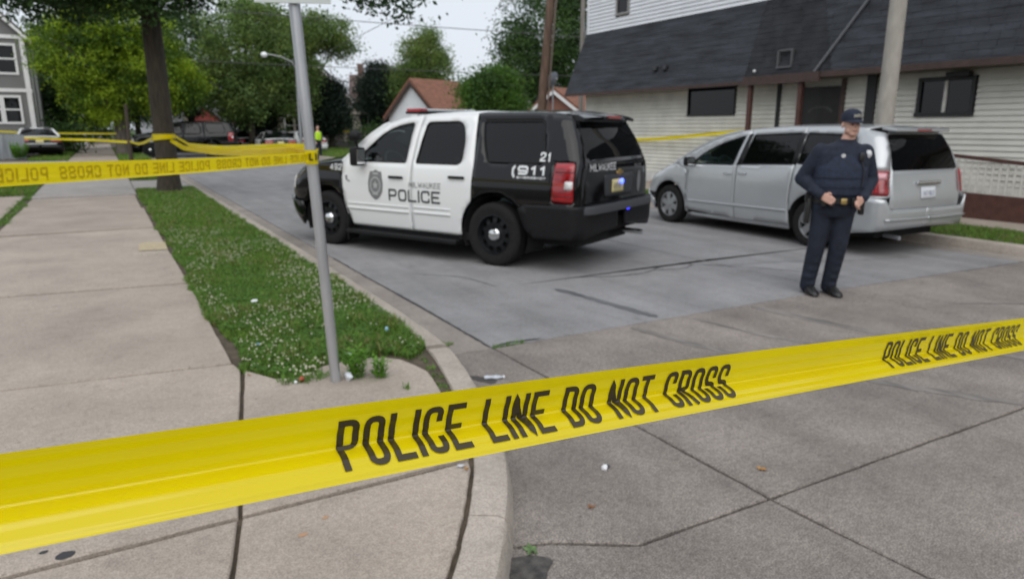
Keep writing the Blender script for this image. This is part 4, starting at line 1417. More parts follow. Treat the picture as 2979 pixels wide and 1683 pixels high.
    B.deck('windscreen', [(2.60, 1.215), (2.42, 1.355), (2.2, 1.535), (1.95, 1.685), (1.88, 1.71)], CARGL, .02, fwd=.20, inset=.045, thick=0)
    for sg in (1, -1):
        mb = MB(); mb.tube([(x, sg * (B.S(x, z).y - .025), z) for x, z in top(1.88, 2.62, 8)], .032, 8); mb.build('front_pillar', dc, T, 40)
    B.deck('bonnet', [(2.62, 1.205), (3.0, 1.168), (3.40, 1.118), (3.60, 1.075), (3.82, 1.02)], BLACKP, .10, fwd=.10)
    # rear: tailgate, glass, spoiler, bumper
    gl = rnd([(-.755, 1.315), (.755, 1.315), (.67, 1.735), (-.67, 1.735)], .05)
    W = lambda z: B.W(z) - .145
    tg = [(-W(.78), .78), (W(.78), .78), (W(1.0), 1.0), (W(1.26), 1.26), (W(1.5), 1.5), (W(1.79), 1.79), (-W(1.79), 1.79), (-W(1.5), 1.5), (-W(1.26), 1.26), (-W(1.0), 1.0)]
    G = B.rear('tailgate', tg, BLACKP, [gl])
    B.rear('rear_glass', inset_poly(gl, -.008), TINT, off=-.006, thick=0, parent=G)
    rc = rnd([(-.36, .86), (.36, .86), (.40, 1.12), (-.40, 1.12)], .03)
    B.rear('plate_recess', rc, M('dark grey trim', (.035, .037, .042), .4), off=.006, thick=.01, parent=G)
    if police:
        B.rear('number_plate', rnd([(-.155 + .06, .905), (.155 + .06, .905), (.155 + .06, 1.06), (-.155 + .06, 1.06)], .015), PLATEM, off=.018, thick=.006, parent=G)
        text_rear(B, 'plate_characters', '4916', .185, .945, .07, .038, .009, .018, .01, DECALG, off=.022, parent=G)
        text_rear(B, 'tailgate_lettering', 'MILWAUKEE', .72, 1.175, .085, .056, .011, .014, .012, DECALW, off=.004, parent=G)
        text_rear(B, 'tailgate_lettering', 'POLICE', -.44, 1.175, .05, .032, .009, .010, .008, DECALG, off=.004, parent=G)
        mb = MB(); p = B.R(-.02, 1.03, .03); mb.ball(p, (.02, .032, .032)); mb.build('blue_warning_lamp', M('lit blue lamp', (.2, .3, 1), .3, emit=(.03, .06, 1.0), estr=7.), G, 179)
        mb = MB(); p = B.R(-.10, .70, .09); mb.ball(p, (.02, .035, .018)); mb.build('blue_warning_lamp', M('lit blue lamp low', (.1, .1, 1), .3, emit=(.03, .03, 1.0), estr=4.), G, 179)
        V2 = [(.14 * math.cos(a) * .75, .05 * math.sin(a)) for a in np.linspace(0, 6.283, 13)[:-1]]
        B.rear('side_emblem', [(-.60 + u * .55, 1.0 + v * 2.8) for u, v in V2], DECALG, off=.004, thick=0, parent=G, grid=.05)
    em = rnd([(-.085, 1.135), (.085, 1.135), (.085, 1.175), (-.085, 1.175)], .015)
    cross = [(-.09, 1.115), (-.035, 1.115), (-.03, 1.095), (.03, 1.095), (.035, 1.115), (.09, 1.115), (.09, 1.150), (.035, 1.150), (.03, 1.170), (-.03, 1.170), (-.035, 1.150), (-.09, 1.150)]
    B.rear('badge', [(y + .0, z + .005) for y, z in cross], M('gold badge', (.55, .36, .12), .3, .8), off=.01, thick=.006, parent=G, grid=.04)
    mb = MB()
    V = []
    for t in np.linspace(-1, 1, 13):
        y = .66 * t
        for dx, z in ((.06, 1.815), (-.10, 1.80), (-.18, 1.765), (-.17, 1.735), (.0, 1.735)):
            V.append((-.93 + dx + .05 * t * t, y, z - .02 * t * t + .025))
    F = [(i * 5 + k, i * 5 + (k + 1) % 5, (i + 1) * 5 + (k + 1) % 5, (i + 1) * 5 + k) for i in range(12) for k in range(5)] + [(0, 1, 2, 3, 4), (64, 63, 62, 61, 60)]
    mb.add(V, F); sp = mb.build('spoiler', BLACKP, G, 40)
    mb = MB(); mb.box((-1.105, 0, 1.785), (.03, .34, .035), None, .008); mb.build('high_brake_lamp', REDL, sp)
    bp = [(-.40, .74), (-.50, .79), (-.95, .80), (-1.35, .79), (-2.10, .79), (-2.10, .50), (-1.35, .42), (-.62, .40), (-.50, .50)]
    B.side('rear_bumper', bp, PLASTIC, off=.055, thick=.03, grid=.08)
    st = MB()
    V = []
    for t in np.linspace(-1, 1, 21):
        y = t * .99
        xo = -1.255 - .03 * (1 - t * t) + (.10 * max(0, abs(t) - .8) / .2)
        for dx, z in ((.14, .785), (-.005, .79), (-.02, .77), (-.02, .70), (.14, .70)):
            V.append((xo + dx, y, z))
    st.add(V, [(i * 5 + k, i * 5 + (k + 1) % 5, (i + 1) * 5 + (k + 1) % 5, (i + 1) * 5 + k) for i in range(20) for k in range(5)] + [(0, 1, 2, 3, 4), (104, 103, 102, 101, 100)])
    st.build('bumper_step', M('grey step pad', (.045, .047, .052), .5), T, 40)
    mb = MB(); mb.tube([(-.9, -.55, .36), (-1.27, -.60, .34)], .035, 10); mb.build('tailpipe', CHROME, T, 40)
    # front end
    fb = [(3.44, .60), (3.42, .42), (3.50, .26), (4.72, .24), (4.72, .64), (3.86, .66)]
    B.side('front_bumper', fb, BLACKP, off=.03, thick=.03, grid=.08)
    B.side('headlamp', rnd([(3.70, .98), (4.20, .95), (4.20, .74), (3.66, .78)], .04), CLEARL, off=.005, thick=.02)
    B.side('grille', [(4.22, .96), (4.72, .97), (4.72, .66), (4.22, .66)], PLASTIC, off=.0, thick=.03, grid=.08)
    mb = MB()
    for sg in (1, -1):
        mb.tube([(4.02, sg * .32, .32), (4.06, sg * .32, .9), (4.0, sg * .32, 1.04)], .035, 8)
    for zz in (.45, .80): mb.box((4.06, 0, zz), (.04, .9, .07))
    if police: mb.build('push_bumper', PLASTIC, T, 40)
    # mirrors, spot lamp, roof rails, aerial
    for sg in (1, -1):
        mb = MB(); mb.box((2.17, sg * 1.095, 1.285), (.13, .21, .25), Matrix.Rotation(.12 * sg, 3, 'Z'), .04); mb.box((2.24, sg * .975, 1.22), (.07, .14, .06), None, .02); mr = mb.build('wing_mirror', PLASTIC, T, 40)
        mb = MB(); mb.box((2.103, sg * 1.10, 1.285), (.006, .16, .19), Matrix.Rotation(.12 * sg, 3, 'Z')); mb.build('mirror_glass', CHROME, mr)
        pass
    if police:
        mb = MB(); mb.lathe([(.0, -.09), (.05, -.08), (.074, -.03), (.078, .05), (.0, .055)], (2.30, .99, 1.555), 'X', 18); mb.tube([(2.30, .99, 1.48), (2.33, .92, 1.36)], .018, 6); mb.build('spot_lamp', PLASTIC, T, 40)
        lb = MB(); lb.box((1.57, 0, 1.862), (.30, 1.22, .035), None, .01); bar = lb.build('light_bar', PLASTIC, T, 40)
        for sg, mt in ((1, REDL), (-1, M('smoked clear lens', (.42, .45, .46), .15, coat=1))):
            mb = MB(); mb.box((1.57, sg * .54, 1.895), (.26, .15, .05), None, .025); mb.build('lens', mt, bar, 40)
        mb = MB(); mb.box((1.57, 0, 1.893), (.25, .92, .04), None, .025); mb.build('lens', M('smoked clear lens', (.42, .45, .46), .15, coat=1), bar, 40)
        for sg in (1, -1):
            mb = MB(); mb.box((1.57, sg * .58, 1.83), (.10, .03, .06)); mb.build('mount', WHITEP, bar)
        # decals
        text_on(B, 'door_lettering', 'POLICE', 1.712, .712, .158, .148, .027, .026, .04, DECALB, step=.03)
        text_on(B, 'door_lettering', 'MILWAUKEE', 1.350, .903, .072, .050, .0095, .0125, .010, DECALG)
        text_on(B, 'quarter_lettering', '911', -.350, 1.128, .105, .150, .026, .030, .035, DECALW)
        text_on(B, 'quarter_lettering', 'EMERGENCY', -.345, 1.085, .024, .036, .007, .008, .006, DECALW)
        text_on(B, 'window_number', '21', -.635, 1.285, .105, .075, .020, .022, .02, DECALW, off=.006)
        text_on(B, 'fender_number', '492', 2.86, 1.085, .085, .068, .014, .018, .015, DECALW)
        # telephone mark
        ph = [(x0, z0) for x0, z0 in rnd([(-.315, 1.235), (-.295, 1.235), (-.270, 1.20), (-.270, 1.13), (-.295, 1.09), (-.315, 1.09), (-.315, 1.12), (-.298, 1.135), (-.298, 1.19), (-.315, 1.205)], .01)]
        B.side('telephone_mark', ph, DECALW, off=.004, thick=0, sides=(1, -1), grid=.05)
        # shield on the door
        sh = rnd([(1.955, 1.115), (1.895, 1.085), (1.850, 1.095), (1.835, 1.02), (1.815, .93), (1.825, .82), (1.88, .745), (1.955, .70), (2.03, .745), (2.085, .82), (2.095, .93), (2.075, 1.02), (2.06, 1.095), (2.015, 1.085)], .02)
        for o, sg in zip(B.side('door_shield', sh, DECALG, off=.004, thick=0, grid=.05), (1, -1)):
            B.side('shield_ring', rnd([(1.955 + .10 * math.cos(a), .905 + .115 * math.sin(a)) for a in np.linspace(0, 6.283, 17)[:-1]], 0), M('pale decal', (.42, .43, .43), .5), [[(1.955 + .083 * math.cos(a), .905 + .095 * math.sin(a)) for a in np.linspace(0, 6.283, 17)[:-1]]], off=.006, thick=0, sides=(sg,), parent=o, grid=.05)
            star = []
            for k in range(10):
                a = math.pi / 2 + k * math.pi / 5
                q = .055 if k % 2 == 0 else .024
                star.append((1.955 + q * math.cos(a), .905 + q * 1.1 * math.sin(a)))
            B.side('shield_star', star, MATS['pale decal'], off=.006, thick=0, sides=(sg,), parent=o, grid=.05)
            for zz in (1.05, .775):
                B.side('shield_bar', [(1.90, zz), (2.01, zz), (2.0, zz + .022), (1.91, zz + .022)], MATS['pale decal'], off=.006, thick=0, sides=(sg,), parent=o, grid=.05)
        B.side('fender_mark', [(2.50, 1.02), (2.545, 1.02), (2.53, .96), (2.47, .93), (2.44, .945), (2.50, .965)], DECALG, off=.004, thick=0, grid=.05)
    # inside, underside, wheels
    interior(T, -.9, 2.6, .80, .50, 2.0, TEALM if police else SEATM, .42, 2, 1.15)
    mb = MB(); mb.box((1.3, 0, .38), (4.6, 1.3, .20)); mb.box((1.3, 0, .32), (1.9, 1.80, .10)); mb.box((-.75, 0, .50), (.7, 1.7, .16)); mb.build('underbody', UNDER, T)
    mb = MB(); mb.box((-.75, -.35, .36), (.5, .5, .18), None, .05); mb.build('fuel_tank', UNDER, T)
    for x, c in ((0, AC), (2.95, FC)):
        for sg in (1, -1):
            wheel(T, x, sg * .855, .395, .27, 'steel', sg)
            liner(T, x, .49, .55, .955, sg)
    mb = MB(); mb.tube([(0, -.8, .39), (0, .8, .39)], .06, 8); mb.ball((0, 0, .39), .16); mb.tube([(2.95, -.8, .39), (2.95, .8, .39)], .05, 8); mb.build('axle', UNDER, T)
    return T, B

def inset_poly(p, d):
    return [tuple(q) for q in inset(p, d)]

def pane(parent, B, poly, mat, sg):
    B.side('window_pane', inset_poly(poly, -.012), mat, off=-.010, thick=0, sides=(sg,), parent=parent, grid=.08)
    B.side('window_seal', inset_poly(poly, -.004), PLASTIC, [inset_poly(poly, .014)], off=.002, thick=.008, sides=(sg,), parent=parent, grid=.2)

def handle(parent, B, x, z, sg):
    mb = MB()
    p = B.S(x, z)
    mb.box((x, sg * (p.y + .022), z), (.25, .022, .036), None, .009)
    mb.build('door_handle', PLASTIC, parent, 40)

def molding(parent, B, x0, x1, z, sg, mat):
    for k, (zz, h) in enumerate(((z, .035), (z + .075, .02))):
        B.side('door_molding', rnd([(x0, zz), (x1, zz), (x1, zz + h), (x0, zz + h)], .008), mat, off=.010, thick=.010, sides=(sg,), parent=parent, grid=.2)

SUV_A = rad(116)
ly = Vector((-math.sin(SUV_A), math.cos(SUV_A), 0))
suv_o = Vector((4.03, 7.50, 0)) - ly * .97
SUV, SUVB = make_suv('police_vehicle', 'black and white police sport utility vehicle standing across the street', 'police vehicle', True, suv_o, SUV_A)


# ------------------------------------------------------------------ minivan
def make_minivan(loc, rotz):
    T = thing('minivan', 'silver grey minivan parked at the far kerb behind the officer', 'minivan', loc, rotz)
    B = Body(T, [(.2, .91), (.35, .95), (.6, .972), (.85, .975), (1.02, .962), (1.12, .945), (1.3, .885), (1.55, .785), (1.72, .70)],
             [(.2, -1.0), (.5, -1.05), (.8, -1.05), (1.15, -.99), (1.4, -.91), (1.6, -.80), (1.75, -.70)],
             [(.2, 3.84), (.42, 3.97), (.62, 3.96), (.80, 3.86), (.92, 3.66), (1.1, 3.4)], .17, .55)
    RT = [(3.02, 1.05), (2.63, 1.285), (2.27, 1.465), (1.96, 1.580), (1.56, 1.652), (.81, 1.70), (.03, 1.705), (-.31, 1.697), (-.58, 1.675)]
    zt = lambda x: float(np.interp(-x, [-a for a, b in RT], [b for a, b in RT]))
    top = lambda xa, xb, n=8: [(xa + (xb - xa) * k / n, zt(xa + (xb - xa) * k / n)) for k in range(n + 1)]
    AC, AR, FC, FRR = (0, .35), .43, (3.08, .35), .42
    PS = SILVER
    wf = rnd([(2.56, 1.085), (2.27, 1.30), (1.95, 1.455), (1.50, 1.575), (1.585, 1.11)], [.02, .1, .2, .03, .03])
    fd = [(1.515, .24), (1.515, 1.08)] + top(1.41, 2.94, 14) + [(2.80, 1.02), (2.66, .98), (2.64, .75)] + arc(*FC, FRR + .03, 158, 188, 4)
    for o, sg in zip(B.side('front_door', fd, PS, [wf]), (1, -1)):
        pane(o, B, wf, CARGL, sg); chrome_handle(o, B, 1.66, .97, sg)
    ws = rnd([(1.42, 1.125), (1.335, 1.588), (.44, 1.628), (.44, 1.165)], .03)
    sd = [(.415, .27), (1.505, .24), (1.505, 1.08)] + top(1.40, .385, 6) + [(.405, 1.1), (.44, .62)]
    for o, sg in zip(B.side('sliding_door', sd, PS, [ws]), (1, -1)):
        pane(o, B, ws, TINT, sg); chrome_handle(o, B, 1.36, .99, sg)
    fe = [(2.605, .24), (2.63, .75), (2.65, .98), (2.79, 1.03), (2.93, 1.075), (3.28, .99), (3.60, .90), (3.78, .80), (4.0, .74), (3.9, .55)] + arc(*FC, FRR, 25, 192, 14)
    B.side('front_fender', fe, PS)
    qx = lambda z: B.Xr(z) + .17 - .267
    wq = rnd([(.36, 1.175), (.35, 1.628), (-.44, 1.605), (-.60, 1.20)], .04)
    lamp = rnd([(-.74, 1.145), (qx(1.14) + .005, 1.145), (qx(.83) + .005, .825), (-.75, .825)], .03)
    qd = [(.43, .50), (.395, 1.1), (.375, zt(.375))] + top(.365, -.565, 7) + [(qx(1.62), 1.62), (qx(1.4), 1.4), (qx(1.15), 1.15), (qx(.8), .8), (-.62, .70), (-.50, .50)] + arc(*AC, AR, 150, 18, 12)
    for o, sg in zip(B.side('rear_quarter', qd, PS, [wq, lamp]), (1, -1)):
        pane(o, B, wq, TINT, sg)
    for o, sg in zip(B.side('tail_lamp', lamp, REDL, off=.008, thick=.03), (1, -1)):
        B.side('reverse_lens', rnd([(-.86, 1.115), (-1.06, 1.115), (-1.07, 1.03), (-.86, 1.03)], .02), M('pale red lens', (.55, .25, .28), .15, coat=1), off=.012, thick=.01, sides=(sg,), parent=o)
    for xa in (1.455, .41):
        B.side('window_pillar_trim', [(xa - .045, 1.12), (xa + .06, 1.11), (xa - .02, 1.60), (xa - .10, 1.60)] if xa > 1 else [(xa - .05, 1.17), (xa + .04, 1.165), (xa + .04, 1.625), (xa - .05, 1.625)], PLASTIC, off=.004, thick=.006, grid=.15)
    for za, zb in ((.435, .47),):
        B.side('body_molding', rnd([(.46, za + .03), (2.58, za), (2.58, zb), (.46, zb + .03)], .01), PS, off=.012, thick=.012, grid=.2)
    B.side('sill', [(.42, .27), (2.62, .24), (2.58, .18), (.44, .2)], PS, off=-.03)
    B.deck('roof', top(1.62, -.58, 10), PS, .05)
    B.deck('windscreen', [(2.98, 1.07), (2.63, 1.28), (2.27, 1.46), (1.96, 1.575), (1.66, 1.632)], CARGL, .02, fwd=.34, inset=.05, thick=0)
    for sg in (1, -1):
        mb = MB(); mb.tube([(x, sg * (B.S(x, z).y - .025), z - .004) for x, z in top(1.62, 3.0, 10)], .034, 8); mb.build('front_pillar', PS, T, 40)
    B.deck('bonnet', [(3.0, 1.07), (3.28, .99), (3.60, .90), (3.74, .83)], PS, .07, fwd=.22)
    W = lambda z: B.W(z) - .178
    gl = rnd([(-.735, 1.16), (.735, 1.16), (.62, 1.60), (-.62, 1.60)], .05)
    tg = [(-W(.62), .62), (W(.62), .62), (W(1.0), 1.0), (W(1.2), 1.2), (W(1.45), 1.45), (W(1.655), 1.655), (-W(1.655), 1.655), (-W(1.45), 1.45), (-W(1.2), 1.2), (-W(1.0), 1.0)]
    G = B.rear('tailgate', tg, PS, [gl])
    B.rear('rear_glass', inset_poly(gl, -.012), TINT, off=.004, thick=0, parent=G)
    B.rear('number_plate', rnd([(-.17, .76), (.17, .76), (.17, .92), (-.17, .92)], .015), PLATEW, off=.012, thick=.006, parent=G)
    text_rear(B, 'plate_characters', '147 RLF', .135, .805, .06, .032, .008, .012, .01, M('plate ink', (.22, .24, .32), .5), space=.02, off=.016, parent=G)
    p = B.R(0, .975, .02); mb = MB(); mb.box(p, (.035, .52, .055), None, .014); mb.build('handle_bar', CHROME, G, 40)
    mb = MB(); mb.box((B.R(0, 1.665).x - .02, 0, 1.675), (.22, 1.22, .045), Matrix.Rotation(-.12, 3, 'Y'), .018); sp = mb.build('spoiler', PS, G, 40)
    mb = MB(); mb.box((B.R(0, 1.665).x - .135, 0, 1.665), (.02, .30, .022)); mb.build('high_brake_lamp', REDL, sp)
    bp = [(-.41, .46), (-.50, .70), (-.62, .775), (-.95, .79), (-1.12, .775), (-1.22, .64), (-2.1, .64), (-2.1, .39), (-1.1, .365), (-.50, .27)]
    B.side('rear_bumper', bp, PS, off=.045, thick=.03, grid=.07)
    B.side('bumper_crease', [(-1.15, .52), (-2.1, .52), (-2.1, .49), (-1.15, .49)], PS, off=.062, thick=.015, grid=.1)
    fb = [(3.50, .40), (3.50, .22), (4.60, .20), (4.60, .62), (3.9, .56)]
    B.side('front_bumper', fb, PS, off=.012, thick=.03, grid=.08)
    B.side('headlamp', rnd([(3.74, .79), (4.2, .72), (4.2, .58), (3.86, .60)], .04), CLEARL, off=.006, thick=.02)
    B.side('side_marker', rnd([(3.80, .72), (3.86, .71), (3.86, .66), (3.80, .67)], .01), ORANGEL, off=.016, thick=.01)
    B.side('grille', [(4.22, .72), (4.56, .73), (4.56, .60), (4.22, .60)], PLASTIC, off=.01, thick=.02)
    for sg in (1, -1):
        mb = MB(); mb.box((2.50, sg * 1.05, 1.13), (.11, .22, .16), Matrix.Rotation(.15 * sg, 3, 'Z'), .04); mb.box((2.55, sg * .96, 1.08), (.07, .10, .06)); mr = mb.build('wing_mirror', PLASTIC, T, 40)
        mb = MB(); mb.box((2.442, sg * 1.055, 1.13), (.006, .17, .12), Matrix.Rotation(.15 * sg, 3, 'Z')); mb.build('mirror_glass', CHROME, mr)
    interior(T, -.8, 3.0, .80, .40, 2.15, SEATM, .38, 3, 1.02)
    mb = MB(); mb.box((1.3, 0, .30), (4.2, 1.3, .16)); mb.box((1.5, 0, .27), (2.0, 1.75, .08)); mb.box((-.72, 0, .40), (.5, 1.6, .12)); mb.build('underbody', UNDER, T)
    for x in (0, 3.08):
        for sg in (1, -1):
            wheel(T, x, sg * .845, .345, .225, 6, sg)
            liner(T, x, .42, .55, .935, sg)
    mb = MB(); mb.tube([(-.8, .45, .25), (-1.05, .48, .24)], .03, 8); mb.build('tailpipe', STEEL, T, 40)
    return T

def chrome_handle(parent, B, x, z, sg):
    mb = MB(); p = B.S(x, z); mb.box((x, sg * (p.y + .02), z), (.17, .022, .034), None, .009)
    mb.build('door_handle', M('silver handle', (.62, .64, .66), .25, .7), parent, 40)
VAN_A = rad(88)
_f = Vector((math.cos(VAN_A), math.sin(VAN_A), 0)); _l = Vector((-_f.y, _f.x, 0))
VAN = make_minivan(Vector((8.739, 9.580, 0)) - _f * 3.08 - _l * .95 * .94, VAN_A)
VAN.scale = (1, .94, .98)

# ------------------------------------------------------------------ saloon cars
def make_sedan(name, label, loc, rotz, upper, lower, mid, group=None, cat='car', bar=False):
    T = thing(name, label, cat, loc, rotz, group)
    B = Body(T, [(.2, .90), (.4, .965), (.65, .985), (.85, .975), (.98, .93), (1.15, .83), (1.42, .66)],
             [(.2, -1.10), (.45, -1.17), (.8, -1.17), (1.0, -1.08), (1.5, -1.0)],
             [(.2, 3.80), (.45, 3.92), (.7, 3.90), (.85, 3.75), (1.5, 3.7)], .20, .40)
    RT = [(2.25, .99), (1.9, 1.17), (1.5, 1.355), (1.2, 1.40), (.3, 1.42), (-.05, 1.37), (-.4, 1.20), (-.70, 1.03)]
    zt = lambda x: float(np.interp(-x, [-a for a, b in RT], [b for a, b in RT]))
    top = lambda xa, xb, n=8: [(xa + (xb - xa) * k / n, zt(xa + (xb - xa) * k / n)) for k in range(n + 1)]
    AC, FC, AR = (0, .34), (2.91, .34), .41
    w1 = rnd([(1.98, 1.0), (1.75, 1.16), (1.42, 1.335), (1.02, 1.36), (1.02, 1.0)], .03)
    w2 = rnd([(.95, 1.0), (.95, 1.36), (.35, 1.365), (.10, 1.28), (-.05, 1.0)], .04)
    fd = [(.99, .25), (.99, 1.385)] + top(.99, 2.22, 10)[1:] + [(2.25, .97), (2.30, .5), (2.24, .25)]
    rd = [(.53, .25), (.98, .25), (.98, 1.39)] + top(.975, -.10, 8)[1:] + [(-.12, 1.0), (.10, .80)] + arc(*AC, AR, 62, 0, 6)
    for o, sg in zip(B.side('front_door', fd, mid, [w1], grid=.1), (1, -1)): pane(o, B, w1, TINT, sg); handle(o, B, 1.15, .86, sg)
    for o, sg in zip(B.side('rear_door', rd, mid, [w2], grid=.1), (1, -1)): pane(o, B, w2, TINT, sg); handle(o, B, .25, .87, sg)
    q = [(.09, .80), (-.13, 1.0), (-.11, zt(-.11))] + top(-.13, -.68, 5) + [(-.75, 1.02), (-1.15, .99), (-1.28, .97), (-1.36, .62), (-.5, .55)] + arc(*AC, AR, 150, 66, 8)
    B.side('rear_quarter', q, lower, grid=.1)
    f = [(2.25, .25), (2.31, .5), (2.26, .97), (2.6, .965), (3.2, .90), (3.7, .82), (3.9, .72), (3.8, .56)] + arc(*FC, AR, 25, 185, 10)
    B.side('front_fender', f, lower, grid=.1)
    B.deck('roof', top(1.48, -.05, 8), upper, .05)
    B.deck('rear_window', top(-.06, -.70, 6), glass_mat('pale car glass', (.6, .75, .78), .25), .03, fwd=-.06, inset=.07, thick=0)
    for sg in (1, -1):
        mb = MB(); mb.tube([(x, sg * (B.S(x, z).y - .035), z) for x, z in top(-.02, -.72, 6)], .05, 8); mb.build('rear_pillar', upper, T, 40); mb = MB(); mb.tube([(x, sg * (B.S(x, z).y - .03), z) for x, z in top(1.45, 2.25, 6)], .035, 8); mb.build('front_pillar', upper, T, 40)
    B.deck('windscreen', top(1.50, 2.24, 6), CARGL, .03, fwd=.12, inset=.06, thick=0)
    B.deck('boot_lid', [(-.70, 1.03), (-.9, 1.02), (-1.10, 1.0), (-1.25, .975)], upper if lower is not BLACKP else M('white boot lid', (.62, .63, .62), .3, coat=.5), .05)
    B.deck('bonnet', [(2.26, .975), (2.7, .955), (3.2, .90), (3.65, .83)], lower, .07, fwd=.1)
    W = lambda z: B.W(z) - .21
    G = B.rear('rear_panel', [(-W(.60), .60), (W(.60), .60), (W(.9), .9), (W(.98), .985), (-W(.98), .985), (-W(.9), .9)], lower)
    B.rear('number_plate', [(-.17, .73), (.17, .73), (.17, .88), (-.17, .88)], PLATEM, off=.015, thick=.006, parent=G)
    B.rear('bright_strip', [(-.70, .64), (.70, .64), (.70, .715), (-.70, .715)], SILVER, off=.008, thick=.006, parent=G)
    for sg in (1, -1):
        B.side('tail_lamp', rnd([(-1.16, .93), (-1.62, .93), (-1.62, .77), (-1.16, .77)], .03), REDL, off=.012, thick=.02, sides=(sg,))
    B.side('rear_bumper', [(-.55, .60), (-2.1, .62), (-2.1, .32), (-.55, .28)], lower, off=.04, thick=.03, grid=.1)
    B.side('front_bumper', [(3.40, .55), (4.6, .55), (4.6, .24), (3.40, .24)], lower, off=.03, thick=.03, grid=.1)
    B.side('headlamp', rnd([(3.70, .74), (4.25, .72), (4.25, .58), (3.72, .58)], .03), CLEARL, off=.006, thick=.02)
    B.side('grille', [(4.27, .72), (4.6, .72), (4.6, .58), (4.27, .58)], PLASTIC, thick=.02)
    for sg in (1, -1):
        mb = MB(); mb.box((2.0, sg * 1.02, 1.03), (.10, .20, .13), None, .04); mb.build('wing_mirror', lower, T, 40)
    if bar:
        mb = MB(); mb.box((.9, 0, 1.52), (.28, 1.15, .10), None, .03); mb.build('light_bar', REDL, T, 40)
    interior(T, -.6, 2.4, .75, .32, 1.6, SEATM, .38, 2, .95)
    mb = MB(); mb.box((1.4, 0, .32), (4.6, 1.3, .2)); mb.box((1.4, 0, .28), (1.9, 1.76, .08)); mb.box((-.7, 0, .42), (.6, 1.6, .2)); mb.build('underbody', UNDER, T)
    for x in (0, 2.91):
        for sg in (1, -1):
            wheel(T, x, sg * .84, .335, .225, 'steel', sg)
            liner(T, x, .405, .55, .93, sg)
    return T
make_sedan('parked_sedan', 'white roofed police sedan parked in the driveway before the grey house', (-2.98, 45.6, .135), rad(96), WHITEP, BLACKP, WHITEP).scale = (1.06, 1.06, 1.06)
make_sedan('patrol_car', 'dark patrol car seen from behind on the street beyond the tapes', (9.15, 44.6, 0), rad(88), BLACKP, BLACKP, WHITEP)
make_sedan('red_car', 'dark red car parked far down the right side of the street', (13.3, 53.5, 0.), rad(150), M('dark red paint', (.16, .02, .025), .3, coat=.6), MATS['dark red paint'], MATS['dark red paint'])
make_sedan('white_car', 'white car parked behind the person in the yellow vest', (11.6, 47.5, 0), rad(100), WHITEP, WHITEP, WHITEP)
make_suv('black_van', 'black sport utility vehicle standing sideways behind the near tree', 'suv', False, (5.75, 46.3, 0), rad(168))[0].scale = (1.12, 1.05, 1.10)
make_sedan('black_car', 'black car parked beside the sideways black vehicle', (8.0, 50, 0), rad(110), BLACKP, BLACKP, BLACKP)
# ================================================================== PEOPLE
SKIN = M('skin', (.60, .36, .28), .55, var=.10, scale=30)
NAVY = M('navy uniform cloth', (.011, .016, .031), .9, var=.35, scale=18, bump=.35, bscale=35)
NAVY2 = M('navy vest cloth', (.014, .021, .043), .85, var=.3, scale=25, bump=.3, bscale=70)
NAVYT = M('navy trouser cloth', (.0085, .0125, .024), .9, var=.35, scale=14, bump=.35, bscale=28)
LEATHER = M('black leather', (.012, .012, .012), .4)
BRASS = M('brass', (.55, .40, .16), .3, .9)
HAIR = M('short brown hair', (.05, .032, .02), .8)

def ring_loft(mb, levels, n=20):
    """levels: (z, cx, cy, rx, ry) closed loft"""
    V, F = [], []
    for z, cx, cy, rx, ry in levels:
        for k in range(n):
            a = 2 * math.pi * k / n
            c, s_ = math.cos(a), math.sin(a)
            V.append((cx + rx * math.copysign(abs(c) ** .85, c), cy + ry * math.copysign(abs(s_) ** .85, s_), z))
    for i in range(len(levels) - 1):
        for k in range(n):
            F.append((i * n + k, i * n + (k + 1) % n, (i + 1) * n + (k + 1) % n, (i + 1) * n + k))
    F += [tuple(range(n - 1, -1, -1)), tuple((len(levels) - 1) * n + k for k in range(n))]
    mb.add(V, F)

def melt(name, mb, mat, parent, voxel=.010, smooth=6, xf=None):
    """one continuous skin over overlapping volumes"""
    o = mb.build(name + '_raw', mat, None)
    m = o.modifiers.new('r', 'REMESH'); m.mode = 'VOXEL'; m.voxel_size = voxel
    s = o.modifiers.new('s', 'SMOOTH'); s.iterations = smooth; s.factor = .5
    dg = bpy.context.evaluated_depsgraph_get()
    me = bpy.data.meshes.new_from_object(o.evaluated_get(dg))
    me.materials.clear(); me.materials.append(mat)
    me.polygons.foreach_set('use_smooth', [True] * len(me.polygons))
    old = o.data
    bpy.data.objects.remove(o); bpy.data.meshes.remove(old)
    me.name = name
    return mkobj(name, me, parent)

def limb(mb, pts, radii, n=14):
    P = [Vector(p) for p in pts]
    # denser, rounded joints
    Q, R = [], []
    for i in range(len(P) - 1):
        for k in range(6):
            t = k / 6
            Q.append(P[i].lerp(P[i + 1], t)); R.append(radii[i] + (radii[i + 1] - radii[i]) * t)
    Q.append(P[-1]); R.append(radii[-1])
    mb.tube(Q, R, n)
    for p, r in zip(P, radii): mb.ball(p, r * 1.0, 12, 8)

